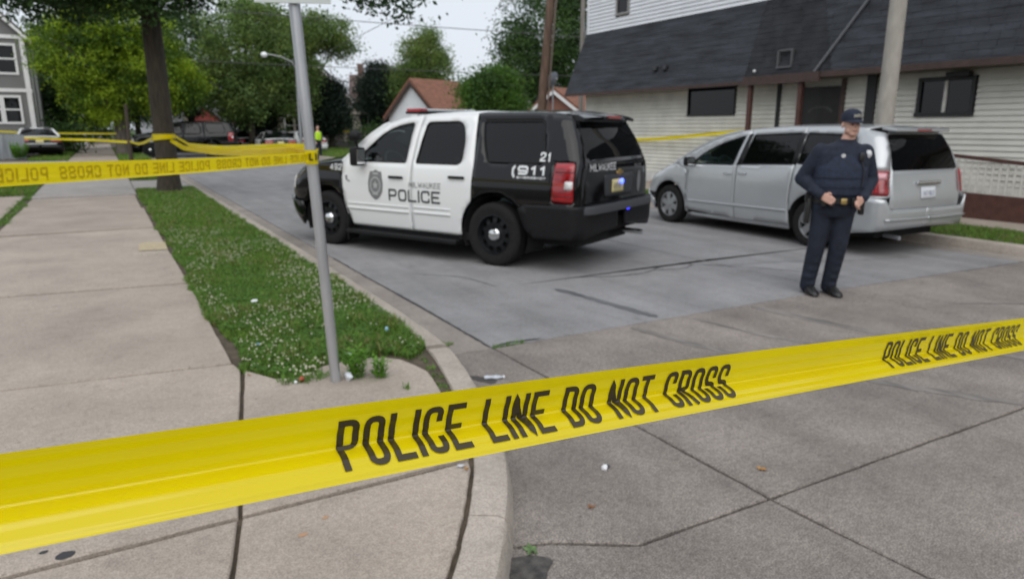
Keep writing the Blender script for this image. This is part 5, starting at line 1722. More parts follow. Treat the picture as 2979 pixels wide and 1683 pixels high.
def hand(mb, wrist, knuck, side, curl):
    """palm from wrist to knuckles, four curled fingers of different length and a thumb on its side"""
    w, k = Vector(wrist), Vector(knuck)
    d = (k - w).normalized()
    a = d.cross(Vector(side)).normalized(); s_ = a.cross(d).normalized()     # s_: across the palm, towards the thumb
    for t in np.linspace(0, 1, 5):
        for u in (-.028, -.010, .010, .028):
            mb.ball(w + (k - w) * t + s_ * u * (.75 + .25 * t), .0165, 8, 6)
    for i, (u, ln) in enumerate(((.030, .070), (.010, .078), (-.010, .072), (-.029, .056))):
        b = k + s_ * u
        c1 = b + d * ln * .42 + a * curl * .010
        c2 = c1 + (d * .55 + a * curl * .8).normalized() * ln * .34
        c3 = c2 + (d * -.1 + a * curl).normalized() * ln * .26
        mb.tube([b - d * .01, c1, c2, c3], [.0098, .0092, .0084, .007], 8)
        for p in (c1, c2, c3): mb.ball(p, .0085, 8, 6)
    b = w + (k - w) * .35 + s_ * .032
    t1 = b + (s_ * .8 + d * .6).normalized() * .032
    t2 = t1 + (d * .9 + a * curl * .5).normalized() * .030
    mb.tube([b, t1, t2], [.014, .0115, .009], 8); mb.ball(t1, .0115, 8, 6); mb.ball(t2, .009, 8, 6)

def officer():
    T = thing('person', 'officer in navy uniform and cap standing with both hands at the belt', 'person', (6.215, 4.53, .0), rad(-44))
    hL, hR = Vector((-.02, 0, .92)), Vector((.17, 0, .92))
    kL, kR = Vector((-.060, -.03, .49)), Vector((.140, -.035, .49))
    aL, aR = Vector((-.105, .02, .085)), Vector((.100, .03, .085))
    sL, eL, wL = Vector((-.092, .01, 1.432)), Vector((-.235, .07, 1.165)), Vector((-.080, -.180, 1.015))
    sR, eR, wR = Vector((.305, .01, 1.430)), Vector((.395, .07, 1.160)), Vector((.290, -.180, .995))
    kwL, kwR = wL + Vector((.075, -.035, -.035)), wR + Vector((-.055, -.05, -.05))
    tors = [(.84, .075, .005, .165, .115), (.93, .075, .005, .178, .128), (1.03, .085, -.005, .186, .140), (1.15, .095, -.010, .192, .143), (1.30, .108, -.005, .200, .135), (1.42, .115, .005, .195, .115), (1.49, .117, .012, .150, .088), (1.535, .122, .015, .078, .070)]
    hc = Vector((.150, -.025, 1.695))
    Rh = Matrix.Rotation(rad(15), 3, 'Z')
    H = lambda x, y, z: hc + Rh @ Vector((x, y, z))
    # body
    mb = MB()
    ring_loft(mb, tors)
    for a, b, c in ((hL, kL, aL), (hR, kR, aR)):
        limb(mb, (a, b, c), (.085, .058, .042)); mb.tube([c, c + Vector((.01, -.05, -.035))], [.036, .028], 10)
    limb(mb, (sL, eL, wL), (.062, .044, .031)); limb(mb, (sR, eR, wR), (.062, .044, .031))
    mb.tube([(.122, .015, 1.48), (.14, .0, 1.56), (.16, -.01, 1.63)], [.072, .062, .060], 14)
    # head with brow, nose, jaw, ears
    hb = MB()
    hb.ball((0, .012, .035), (.076, .096, .088), 18, 12)
    hb.ball((0, -.018, -.035), (.062, .070, .075), 16, 10)
    hb.ball((0, -.048, -.085), (.040, .036, .030), 12, 8)
    for sg in (-1, 1):
        hb.ball((sg * .040, -.020, -.058), (.026, .05, .036), 10, 8)
        hb.ball((sg * .078, .018, -.008), (.010, .020, .032), 8, 6)
        hb.ball((sg * .028, -.074, .022), (.024, .014, .010), 8, 6)
        hb.ball((sg * .036, -.062, -.022), (.022, .018, .018), 8, 6)
    hb.tube([(0, -.086, .015), (0, -.103, -.018), (0, -.098, -.030)], [.010, .014, .012], 8); hb.ball((0, -.100, -.026), (.017, .013, .011), 8, 6)
    hb.ball((0, -.084, -.058), (.026, .010, .009), 8, 6)
    mb.add([H(*v) for v in hb.V], hb.F)
    hand(mb, wL, kwL, (0, 0, 1), 1); hand(mb, wR, kwR, (0, 0, 1), -1)
    body = melt('body', mb, SKIN, T, .0068, 3)
    # eyes, brows, lips and stubble shade are small skin features
    for sg in (-1, 1):
        mb = MB(); mb.ball(H(sg * .030, -.0865, -.001), (.011, .007, .006), 8, 6); mb.build('eye', M('dark eye', (.03, .02, .015), .3), body, 179)
        mb = MB(); mb.tube([H(sg * .014, -.092, .020), H(sg * .034, -.090, .025), H(sg * .050, -.080, .018)], .0045, 6); mb.build('eyebrow', HAIR, body, 60)
    mb = MB(); mb.tube([H(-.022, -.090, -.060), H(0, -.0965, -.058), H(.022, -.090, -.060)], .0045, 6); mb.build('lips', M('lips', (.33, .14, .12), .5), body, 60)
    hr = MB(); hr.ball((0, .022, .035), (.0795, .094, .080), 16, 10)
    hr.V = [(x, y, z) if z > -.02 and y > -.03 else (x * .9, max(y, -.03) * .9, max(z, -.03)) for x, y, z in hr.V]
    hr.V = [tuple(H(*v)) for v in hr.V]; hr.build('hair', HAIR, body, 60)
    # shirt with sleeves
    mb = MB()
    ring_loft(mb, [(z, cx, cy, rx + .040, ry + .036) for z, cx, cy, rx, ry in tors[:7]] + [(1.53, .122, .013, .092, .082), (1.555, .128, .010, .078, .074)])
    limb(mb, (sL, eL, wL - (wL - eL).normalized() * .02), (.084, .076, .050)); limb(mb, (sR, eR, wR - (wR - eR).normalized() * .02), (.084, .076, .050))
    rg = random.Random(2)
    for (a, b) in ((sL, eL), (sR, eR), (eL, wL), (eR, wR)):
        for k in range(4):
            p = a.lerp(b, .2 + .2 * k); mb.ball(p + Vector((rg.uniform(-.02, .02), -.03, rg.uniform(-.02, .02))), (.048, .042, .03), 8, 6)
    sh = melt('shirt', mb, NAVY, T, .010, 5)
    # protective vest
    mb = MB()
    ring_loft(mb, [(1.02, .088, -.005, .240, .190), (1.12, .094, -.008, .246, .198), (1.28, .104, -.004, .240, .186), (1.40, .110, .004, .190, .158), (1.47, .117, .010, .145, .128)], 28)
    ve = melt('vest', mb, NAVY2, T, .010, 4)
    for zz in (1.10, 1.19):
        mb = MB(); V = []
        for k in range(28):
            a = 2 * math.pi * k / 28
            for q, dz in ((1.015, -.006), (1.025, .0), (1.015, .006)):
                c, s_ = math.cos(a), math.sin(a)
                V.append((.094 + .246 * q * math.copysign(abs(c) ** .85, c), -.007 + .197 * q * math.copysign(abs(s_) ** .85, s_), zz + dz))
        mb.add(V, [(i * 3 + k, i * 3 + k + 1, ((i + 1) % 28) * 3 + k + 1, ((i + 1) % 28) * 3 + k) for i in range(28) for k in range(2)])
        mb.build('vest_strap', NAVY, ve)
    # collar, badge, patch, microphone
    mb = MB()
    for sg in (-1, 1):
        mb.add([(.128 + sg * .085, -.01, 1.535), (.128 + sg * .02, -.095, 1.500), (.128 + sg * .055, -.105, 1.455), (.128 + sg * .105, -.06, 1.49)], [(0, 1, 2, 3)])
    c = mb.build('collar', NAVY, sh); solidify(c, .012, 0)
    mb = MB(); mb.lathe([(.0, .0), (.020, .0), (.020, .006), (.0, .010)], (.085, -.158, 1.400), 'Y', 12); mb.build('badge', M('silver badge', (.75, .76, .78), .3, .6), ve)
    mb = MB(); mb.ball((.318, -.075, 1.415), (.034, .022, .040), 12, 8); mb.build('shoulder_patch', M('pale cloth patch', (.60, .60, .62), .8, var=.3, scale=60), sh, 179)
    mb = MB(); mb.box((.250, -.150, 1.39), (.05, .035, .08), None, .012); mb.tube([(.250, -.15, 1.36), (.28, -.17, 1.25), (.27, -.165, 1.10)], .006, 6); mb.build('radio_microphone', LEATHER, ve, 40)
    # trousers
    mb = MB()
    ring_loft(mb, [(.80, .075, .005, .180, .135), (.86, .075, .005, .208, .155), (.95, .076, .004, .218, .166), (.975, .078, .002, .218, .168)])
    for a, b, c in ((hL, kL, aL), (hR, kR, aR)):
        limb(mb, (a, b, c + Vector((0, 0, -.005))), (.112, .086, .072))
        for k in range(5):
            p = b.lerp(c, .15 + .2 * k); mb.ball(p + Vector((rg.uniform(-.012, .012), -.02, 0)), (.070, .070, .05), 10, 6)
    melt('trousers', mb, NAVYT, T, .010, 5)
    # belt with pouches, holster, buckle
    mb = MB(); V = []
    n = 32
    for k in range(n):
        a = 2 * math.pi * k / n
        c, s_ = math.cos(a), math.sin(a)
        for q, dz in ((1.02, -.028), (1.05, -.026), (1.05, .026), (1.02, .028)):
            V.append((.078 + .221 * q * math.copysign(abs(c) ** .85, c), .003 + .172 * q * math.copysign(abs(s_) ** .85, s_), .965 + dz))
    mb.add(V, [(i * 4 + k, i * 4 + (k + 1) % 4, ((i + 1) % n) * 4 + (k + 1) % 4, ((i + 1) % n) * 4 + k) for i in range(n) for k in range(4)])
    be = mb.build('belt', LEATHER, T, 50)
    mb = MB(); mb.box((.125, -.186, .965), (.055, .014, .055), None, .006); mb.build('buckle', BRASS, be, 40)
    for x, y, w_ in ((.225, -.165, .05), (.02, -.180, .045), (-.055, -.165, .045)):
        mb = MB(); mb.box((x, y, .955), (w_, .04, .09), None, .008); mb.build('pouch', LEATHER, be, 40)
    mb = MB(); mb.box((-.168, .0, .85), (.055, .10, .26), Matrix.Rotation(.06, 3, 'Y'), .02); mb.box((-.183, -.015, .985), (.045, .06, .10), Matrix.Rotation(.25, 3, 'X'), .015); mb.build('holster', LEATHER, be, 40)
    mb = MB(); mb.box((.318, -.02, .90), (.05, .09, .15), None, .015); mb.build('pouch', LEATHER, be, 40)
    # shoes
    for c, dx in ((aL, .055), (aR, .075)):
        mb = MB()
        ring = []
        for t, w_, h_ in ((-.10, .038, .10), (-.05, .050, .125), (.04, .050, .115), (.11, .054, .078), (.17, .050, .060), (.205, .032, .042)):
            cx = c.x + dx * (t + .05) / .25; cy = c.y - t
            for k in range(10):
                a = 2 * math.pi * k / 10
                ring.append((cx + w_ * math.cos(a), cy, max(.0, h_ * .5 + h_ * .5 * math.sin(a))))
        mb.add(ring, [(i * 10 + k, i * 10 + (k + 1) % 10, (i + 1) * 10 + (k + 1) % 10, (i + 1) * 10 + k) for i in range(5) for k in range(10)] + [tuple(range(9, -1, -1)), tuple(50 + k for k in range(10))])
        mb.build('shoe', LEATHER, T, 60)
    # cap
    cp = MB()
    V, F = [], []
    n = 24
    for i, (q, z) in enumerate(((1.0, .030), (1.02, .055), (1.0, .085), (.88, .115), (.62, .136), (.30, .146), (.02, .149))):
        for k in range(n):
            a = 2 * math.pi * k / n
            V.append(H(.088 * q * math.cos(a), .010 + .106 * q * math.sin(a), z))
    for i in range(6):
        for k in range(n): F.append((i * n + k, i * n + (k + 1) % n, (i + 1) * n + (k + 1) % n, (i + 1) * n + k))
    cp.add(V, F); cap = cp.build('cap', M('navy cap cloth', (.014, .019, .038), .9, var=.2, scale=30), T, 60)
    mb = MB(); V = []
    for k in range(13):
        a = math.pi + math.pi * k / 12
        for q in (0, 1):
            V.append(H((.084 + .0 * q) * math.cos(a), -.010 + (.090 + q * .075) * math.sin(a) if q == 0 else -.010 + (.10 + .065) * math.sin(a), .040 - .028 * q * abs(math.sin(a)) - .012 * math.cos(a) ** 2))
    mb.add(V, [(2 * i, 2 * i + 2, 2 * i + 3, 2 * i + 1) for i in range(12)])
    br = mb.build('cap_brim', MATS['navy cap cloth'], cap, 60); solidify(br, .006, 0)
    lettering('cap_lettering', 'MPD', .032, .020, .006, .006, .004, lambda u, v: tuple(H(.098 * math.sin((u - .032) / .098), .010 - .1185 * math.cos((u - .032) / .098), .062 + v)), M('pale thread', (.42, .40, .32), .7), cap, step=.01)
    return T
officer()

def bystander():
    T = thing('person', 'distant person in a bright yellow green safety vest near the white car', 'person', (10.5, 40.3, 0), rad(10))
    tors = [(.84, 0, 0, .16, .11), (1.0, 0, 0, .17, .12), (1.2, 0, 0, .18, .13), (1.4, 0, 0, .18, .11), (1.5, 0, 0, .08, .07)]
    mb = MB(); ring_loft(mb, tors)
    mb.tube([(0, 0, 1.45), (0, 0, 1.6)], .055, 10); mb.ball((0, -.01, 1.68), (.075, .09, .115), 14, 10)
    for sg in (-1, 1):
        limb(mb, ((sg * .20, 0, 1.42), (sg * .25, .03, 1.12), (sg * .20, -.10, .90)), (.05, .04, .03)); limb(mb, ((sg * .09, 0, .9), (sg * .10, -.02, .48), (sg * .11, .02, .06)), (.085, .06, .045))
        hand(mb, (sg * .20, -.10, .90), (sg * .20, -.13, .83), (1, 0, 0), 1)
    body = melt('body', mb, SKIN, T, .015, 3)
    mb = MB(); ring_loft(mb, [(z, x, y, a + .02, b + .02) for z, x, y, a, b in tors[1:4]] + [(1.46, 0, 0, .12, .09)])
    melt('safety_vest', mb, M('hi-vis cloth', (.45, .75, .02), .7), T, .015, 3)
    mb = MB()
    ring_loft(mb, [(.80, 0, 0, .16, .12), (.97, 0, 0, .185, .135), (1.03, 0, 0, .185, .135)])
    for sg in (-1, 1): limb(mb, ((sg * .09, 0, .9), (sg * .10, -.02, .48), (sg * .11, .02, .06)), (.10, .08, .07))
    melt('trousers', mb, NAVYT, T, .015, 3)
    mb = MB()
    for sg in (-1, 1): limb(mb, ((sg * .20, 0, 1.42), (sg * .25, .03, 1.12), (sg * .21, -.08, .93)), (.065, .055, .042))
    melt('sleeves', mb, NAVY, T, .015, 3)
    for sg in (-1, 1):
        mb = MB(); mb.box((sg * .11, -.05, .04), (.09, .27, .08), None, .03); mb.build('shoe', LEATHER, T, 40)
    mb = MB(); mb.ball((0, .015, 1.73), (.082, .095, .085), 12, 8); mb.build('hair', HAIR, body, 60)
bystander()
# ================================================================== TAPES, SIGN POST
TAPE = M('yellow barrier tape', (1.0, .80, .001), .17, var=.04, scale=5, trans=.42, spec=.8, coat=.35)
TAPEINK = M('black tape print', (.040, .030, .012), .30, spec=.6)
TAPEBACK = M('print showing through tape', (.64, .51, .004), .35, trans=.35)

def ribbon(name, ctr, width, prof, mat, parent=None, roll=None, nv=14, refn=None):
    """ctr: list of points; prof(f, s) -> (n, u) offsets for f in -.5..+.5 across (bottom..top)"""
    P = [Vector(p) for p in ctr]
    fr = []
    sl = 0.
    V, F = [], []
    for i, p in enumerate(P):
        if i: sl += (P[i] - P[i - 1]).length
        t = (P[min(i + 1, len(P) - 1)] - P[max(i - 1, 0)]).normalized()
        n = t.cross(Vector((0, 0, 1))).normalized()
        u = n.cross(t).normalized()
        if roll:
            R = Matrix.Rotation(roll(sl), 3, t); n, u = R @ n, R @ u
        fr.append((sl, p, t, n, u))
        for k in range(nv + 1):
            a, b = prof(k / nv - .5, sl)
            V.append(p + n * a + u * b)
    m = nv + 1
    for i in range(len(P) - 1):
        for k in range(nv): F.append((i * m + k, (i + 1) * m + k, (i + 1) * m + k + 1, i * m + k + 1))
    o = mesh_obj(name, V, F, mat, parent, 179)
    def at(s, f, off):
        """point at length s along and f across, lifted by off along the local normal"""
        s = max(0, min(fr[-1][0] - 1e-6, s))
        i = 0
        while i < len(fr) - 2 and fr[i + 1][0] < s: i += 1
        w = (s - fr[i][0]) / max(1e-9, fr[i + 1][0] - fr[i][0])
        p = fr[i][1].lerp(fr[i + 1][1], w); n = fr[i][3].lerp(fr[i + 1][3], w).normalized(); u = fr[i][4].lerp(fr[i + 1][4], w).normalized()
        a, b = prof(f, s)
        a2, b2 = prof(f + .01, s)
        du, dn = b2 - b, a2 - a
        l = math.hypot(du, dn) or 1
        nx, ux = du / l, -dn / l
        return tuple(p + n * (a + nx * off) + u * (b + ux * off))
    return o, at

# --- the tape right in front: from beyond the left edge to beyond the right edge
KT = .90          # the tape hangs this much nearer than a flat one would
EYE = Vector((0, 0, 1.66))
TL, TR = EYE + (Vector((-.095, .586, 1.393)) - EYE) * KT, EYE + (Vector((1.739, .737, 1.218)) - EYE) * KT
td = (TR - TL).normalized()
def main_tape():
    W = .076
    PL = Vector((-2.25, .72, 1.50))
    A0 = TL - td * .30
    n0 = 60
    ctr = [PL.lerp(A0, k / n0) for k in range(n0)]
    S0 = (A0 - PL).length + .30
    Ls = (TR - TL).length + .55
    ctr += [A0 + td * (k * .03) + Vector((0, 0, .004 * math.sin(k * .06))) for k in range(int(Ls / .03))]
    q = ctr[-1]
    for k in range(1, 121):
        d = 9.4 * k / 120
        ctr.append(q + Vector((td.x * d, td.y * d, td.z * d + .0098 * d * d)))
    def prof(f, s):
        # upper part nearly upright, lower part bent out towards the viewer; small ripples that drift along
        v = f
        bend = -.05 + .06 * math.sin(s * .9 + .4)
        rip = .0008 * math.sin(f * 13 + s * 2.2) + .0006 * math.sin(f * 31 - s * 1.7 + 1.5 * math.sin(s * 2.3)) + .00008 * math.sin(f * 70 + s * 5)
        if v > bend:
            q = (v - bend)
            n, u = .55 * q * q * W, bend * W + q * W * .97
        else:
            q = bend - v
            k = 1 / (1 + math.exp(-(q - .075) * 36))
            n, u = q * W * (.02 + .84 * k), bend * W - q * W * (.97 - .40 * k)
        return n + rip * (1.4 if v < bend else .55), u
    o, at = ribbon('police_tape', ctr, W, prof, TAPE, None, nv=64)
    tag(o, 'broad yellow police tape stretched across the corner right before the viewer', 'tape')
    w, t, g, sp = .0218 * KT, .0068 * KT, .0045 * KT, .0185 * KT
    for s0 in (-.732, .254, 1.240, 2.226, 3.212, 4.198, 5.184, 6.17):
        base = S0 + s0 * KT
        if base < .3: continue
        words_on('tape_lettering', 'POLICE LINE DO NOT CROSS', .0495, w, t, g, .0085,
                  lambda u_, v_: at(base + u_, -.355 + v_ / W, .0010), TAPEINK, o, sp, .004)
main_tape()

# --- second tape: from the sign post away to the left, seen from its back
def back_tape():
    W = .076
    a, b = Vector((1.012, 4.085, 1.497)), Vector((-.307, 2.854, 1.508))
    d = (b - a); L = d.length; d.normalize()
    ctr = [a + d * (k * .06) - Vector((0, 0, .006 * math.sin(k * .11))) for k in range(int((L + .35) / .06))]
    q, e = ctr[-1], Vector((-2.25, .78, 1.52))
    ctr += [q.lerp(e, k / 40) for k in range(1, 41)]
    def prof(f, s):
        e = min(1, s / 1.9)
        fold = (1 - e) * .9 + .12
        q = f - .16
        n = (.28 * max(0, q) + .10 * max(0, -q - .35)) * W * fold * 2.0
        return -n + .0012 * math.sin(f * 20 + s * 2), f * W * (1 - .28 * (1 - e) * (abs(f) * 2) ** 2)
    o, at = ribbon('police_tape', ctr, W, prof, TAPE, None, nv=16)
    tag(o, 'yellow police tape seen from its back running from the sign post to the left', 'tape')
    w, t, g, sp = .0300, .0085, .0065, .022
    tw = text_width('POLICE LINE DO NOT CROSS', w, t, g, sp)
    for k in range(5):
        # mirrored: the words start on the right hand (post) side of the viewer but read from the other face
        s0 = .005 + k * (tw + .045)
        words_on('tape_lettering', 'POLICE LINE DO NOT CROSS', .047, w, t, g, .011, lambda u_, v_: at(s0 + u_, -.33 + v_ / W, -.0012), TAPEBACK, o, sp, .012)
back_tape()

def plain_tape(pts, label, W=.076, lean=0., twist=None, text=True, group=None, up=.0):
    P = []
    for i in range(len(pts) - 1):
        a, b = Vector(pts[i]), Vector(pts[i + 1])
        n = max(2, int((b - a).length / .25))
        P += [a.lerp(b, k / n) for k in range(n)]
    P.append(Vector(pts[-1]))
    # soften corners
    for _ in range(3): P = [P[0]] + [(P[i - 1] + P[i] * 2 + P[i + 1]) / 4 for i in range(1, len(P) - 1)] + [P[-1]]
    o, at = ribbon('police_tape', P, W, lambda f, s: (lean * f * W + .006 * math.sin(f * 6 + s), f * W), TAPE, None, twist, 6)
    tag(o, label, 'tape', group)
    if text:
        L = sum((P[i + 1] - P[i]).length for i in range(len(P) - 1))
        s = .1
        while s < min(L - .8, 9):
            words_on('tape_lettering', 'POLICE LINE DO NOT CROSS', .047, .03, .008, .0065, .01, lambda u_, v_: at(s + u_, -.33 + v_ / W, -.002), TAPEBACK, o, .024, .03)
            s += .84
    return o
plain_tape([(1.06, 4.15, 1.505), (1.18, 5.2, 1.50), (1.22, 6.4, 1.455), (1.20, 9.4, 1.375), (1.24, 14, 1.31), (1.42, 19.22, 1.38)], 'slack yellow police tape running from the sign post back to the tree trunk', lean=.5)
plain_tape([(1.06, 4.15, 1.535), (1.26, 6.0, 1.50), (1.28, 9.4, 1.41), (1.34, 14, 1.36), (1.55, 19.25, 1.46)], 'second slack strand of police tape between sign post and tree trunk', lean=-.4, text=False)
plain_tape([(1.10, 19.4, 1.43), (1.00, 22, 1.28), (.98, 26, 1.16), (.94, 33.0, 1.12)], 'yellow police tape from the tree trunk to the thin stake behind it', text=False)
plain_tape([(.9, 33.0, 1.1), (-.3, 38, 1.12), (-2.6, 43.2, 1.14), (-7, 47, 1.3)], 'yellow police tape stretched behind the tree past the parked sedan', .10, text=False)
plain_tape([(.8, 46.2, 1.35), (-3.6, 46.6, 1.40), (-8, 45.6, 1.75)], 'upper strand of yellow tape beside the lime green tree', .09, text=False)
plain_tape([(13.42, 12.13, 1.60), (13.7, 15.5, 1.36), (14.2, 19, 1.25), (14.87, 23.82, 1.3)], 'yellow police tape from the porch post to the wooden utility pole', .09, text=False)
plain_tape([(6.0, 62, 1.35), (11, 57, 1.2), (17, 55, 1.4)], 'distant yellow police tape strung across the yards of the tan house', .12, text=False)

# wraps round the tree and the post
def wrap(c, r, z, W, label, tilt=.0, parent=None):
    mb = MB(); V, F = [], []
    n = 28
    for k in range(n):
        a = 2 * math.pi * k / n
        for zz in (-.5, -.2, .2, .5): V.append((c[0] + (r + .003 * math.sin(3 * a)) * math.cos(a), c[1] + r * math.sin(a), z + zz * W + tilt * math.cos(a + .6)))
    for k in range(n):
        j = (k + 1) % n
        for q in range(3): F.append((k * 4 + q, j * 4 + q, j * 4 + q + 1, k * 4 + q + 1))
    o = mesh_obj('tape_wrap', V, F, TAPE, parent, 179)
    return tag(o, label, 'tape') if label else o
wrap((1.31, 19.5), .262, 1.475, .085, 'yellow tape wound round the trunk of the near tree')
wrap((1.31, 19.5), .268, 1.415, .08, 'lower turn of yellow tape sagging round the near tree trunk', .03)
w_ = wrap((1.028, 4.105), .037, 1.498, .080, 'yellow police tape wound round the leaning sign post')
lettering('tape_lettering', 'LINE', .040, .022, .009, .012, .006, lambda u_, v_: (1.028 + .0395 * math.cos(-2.2 + u_ / .039), 4.105 + .0395 * math.sin(-2.2 + u_ / .039), 1.480 + v_), TAPEINK, w_, .02, .006)

# --- leaning galvanized sign post
SP = thing('sign_post', 'leaning galvanized steel sign post at the end of the grass verge', 'sign post', (1.089, 4.107, .12))
mb = MB(); mb.tube([(.006, 0, -.10), (-.045, 0, 1.0), (-.105, .005, 2.25), (-.135, .005, 2.9)], .0315, 20); mb.build('pole', GALV, SP, 40)
SIGNM = M('sign back aluminium', (.52, .55, .54), .4, .5, var=.08, scale=4)
mb = MB(); mb.box((-.122, -.044, 2.422), (.40, .006, .46), Matrix.Rotation(rad(-22), 3, 'Z'), .001); sg_ = mb.build('sign_panel', SIGNM, SP)
for z in (2.30, 2.58):
    mb = MB(); mb.lathe([(.0, -.058), (.011, -.058), (.011, -.046), (.0, -.046)], (-.112, 0, z), 'Y', 8); mb.build('bolt', GALV, sg_)
for (x, y, lab) in ((-2.25, .75, 'steel post left of the viewer to which two tapes are tied'), (10.88, 1.46, 'steel post at the far kerb to which the front tape is tied')):
    q = thing('tape_post', lab, 'post', (x, y, .10 if x < 0 else 0.))
    mb = MB(); mb.tube([(0, 0, -.1), (0, 0, 2.3)], .03, 14); mb.build('pole', GALV, q, 40)
    mb = MB(); mb.lathe([(.034, -.01), (.034, .01), (.0, .02)], (0, 0, 2.30), 'Z', 14); mb.build('cap', GALV, q, 40)
# thin stake between tree and sedan
ST = MB(); ST.tube([(.92, 33.05, .05), (.93, 33.05, 1.0), (.95, 33.05, 2.6)], [.085, .075, .06], 10)
tag(ST.build('wooden_stake', M('dark wet wood', (.055, .040, .028), .8, var=.3, scale=10), None, 40), 'dark wooden stake holding tape just left of the near tree', 'stake')

# ================================================================== LITTER AND SMALL PLANTS
PAPER = M('white paper', (.78, .80, .82), .6)
def crumple(name, loc, size, label, cat, mat, seed, flat=.5):
    rg = random.Random(seed)
    mb = MB(); mb.ball((0, 0, 0), 1, 8, 6)
    V = []
    for v in mb.V:
        k = rg.uniform(.65, 1.1)
        V.append((v[0] * size[0] * k, v[1] * size[1] * k, (v[2] * flat * k + flat * .7) * size[2]))
    o = mesh_obj(name, V, mb.F, mat, None, 25)
    o.location = loc; o.rotation_euler = (0, 0, rg.uniform(0, 6))
    return tag(o, label, cat)
crumple('paper_scrap', (1.0, 6.32, .17), (.05, .028, .025), 'white crumpled paper scrap lying on the clover verge', 'litter', PAPER, 1)
crumple('plastic_scrap', (1.31, 4.55, .135), (.035, .02, .02), 'pale blue white plastic scrap at the grass edge by the post', 'litter', M('pale blue plastic', (.60, .70, .78), .4), 2)
crumple('wrapper', (.905, 4.205, .133), (.022, .016, .022), 'small red wrapper at the foot of the clover tuft', 'litter', M('red wrapper', (.62, .05, .06), .4), 3, .8)
crumple('wrapper', (.865, 4.19, .133), (.013, .011, .013), 'tiny white pellet next to the red wrapper', 'litter', PAPER, 4, .8)
crumple('plastic_bag', (1.165, 4.085, .133), (.035, .025, .035), 'crumpled clear plastic bag at the foot of the sign post', 'litter', M('cloudy plastic', (.62, .66, .72), .3), 5, .9)
crumple('bottle_cap', (1.69, 4.85, .185), (.014, .014, .02), 'light blue bottle cap in the grass near the kerb', 'litter', M('light blue cap', (.35, .60, .80), .4), 6, .8)
crumple('wrapper', (.80, 5.02, .165), (.03, .014, .012), 'blue foil wrapper half hidden in the grass', 'litter', M('blue foil', (.12, .30, .50), .3, .3), 7)
def bottle():
    T = thing('plastic_bottle', 'crushed clear plastic bottle lying in the gutter beside the kerb', 'bottle', (2.12, 3.97, .0), rad(-25), None, .72)
    mb = MB(); mb.lathe([(.0, -.085), (.022, -.08), (.026, -.05), (.019, -.02), (.025, .02), (.026, .05), (.014, .075), (.011, .095), (.0, .095)], (0, 0, .024), 'X', 12)
    mb.V = [(x, y, max(.001, z * .75)) for x, y, z in mb.V]
    mb.build('shell', M('crushed clear plastic', (.50, .54, .60), .15, .1, coat=.5, var=.3, scale=30), T, 30)
    mb = MB(); mb.lathe([(.0, .098), (.014, .098), (.014, .112), (.0, .112)], (0, 0, .018), 'X', 10); mb.build('cap', PAPER, T)
bottle()
crumple('wet_patch', (2.06, 3.99, -.004), (.06, .14, .010), 'dark damp dirt in the gutter beside the bottle', 'dirt', M('damp dirt', (.05, .045, .04), .6), 12, .5)
crumple('paper_ball', (1.99, 2.55, 0), (.020, .018, .02), 'small white crumpled ball on the road slab', 'litter', PAPER, 8, .9)
crumple('dark_pebble', (2.02, 2.56, 0), (.014, .012, .014), 'dark pebble touching the white crumpled ball', 'pebble', M('dark stone', (.06, .06, .065), .8), 9, .8)
crumple('foil_scrap', (1.27, 2.70, .133), (.022, .012, .012), 'crumpled foil scrap in the joint beside the kerb', 'litter', M('foil scrap', (.55, .55, .56), .3, .5), 10, .7)
def leaf(loc, size, label, mat, seed, lobes=5):
    rg = random.Random(seed)
    V = [(0, 0, .006)]
    n = 16
    for k in range(n):
        a = 2 * math.pi * k / n
        r = size * (.75 + .25 * math.cos(lobes * a)) * rg.uniform(.85, 1.1)
        V.append((r * math.cos(a), r * math.sin(a) * .75, .004 + .012 * rg.random()))
    o = mesh_obj('fallen_leaf', V, [(0, 1 + k, 1 + (k + 1) % n) for k in range(n)], mat, None)
    o.location = loc; o.rotation_euler = (0, 0, rg.uniform(0, 6))
    return tag(o, label, 'leaf')
leaf((1.315, 2.145, .0), .046, 'green leaf lying against the kerb on the road joint', M('fallen green leaf', (.10, .17, .06), .6, var=.3, scale=40), 1)
leaf((1.72, 2.29, .0), .022, 'small rust brown leaf on the road slab by the kerb', M('rust leaf', (.22, .10, .04), .7), 2)
leaf((2.67, 2.16, .0), .030, 'curled orange leaf on the road slab near the joint crossing', M('orange leaf', (.38, .20, .06), .7), 3)
leaf((.64, 4.47, .132), .016, 'tiny orange leaf in the sidewalk joint by the grass', MATS['orange leaf'], 4)
leaf((1.28, 2.66, .132), .016, 'small orange leaf beside the foil scrap in the kerb joint', MATS['orange leaf'], 5)
for (x, y, r, lab) in ((-.29, 2.80, .036, 'large dark blotch of old gum on the sidewalk slab'), (-.36, 2.86, .015, 'small dark gum spot beside the larger blotch')):
    rg = random.Random(int(x * 100))
    n = 14
    V = [(0, 0, .0015)] + [(r * rg.uniform(.85, 1.1) * math.cos(2 * math.pi * k / n), .75 * r * rg.uniform(.85, 1.1) * math.sin(2 * math.pi * k / n), .0008) for k in range(n)]
    o = mesh_obj('gum_spot', V, [(0, 1 + k, 1 + (k + 1) % n) for k in range(n)], M('old gum', (.035, .035, .038), .7))
    o.location = (x, y, ZW + .001); tag(o, lab, 'gum')
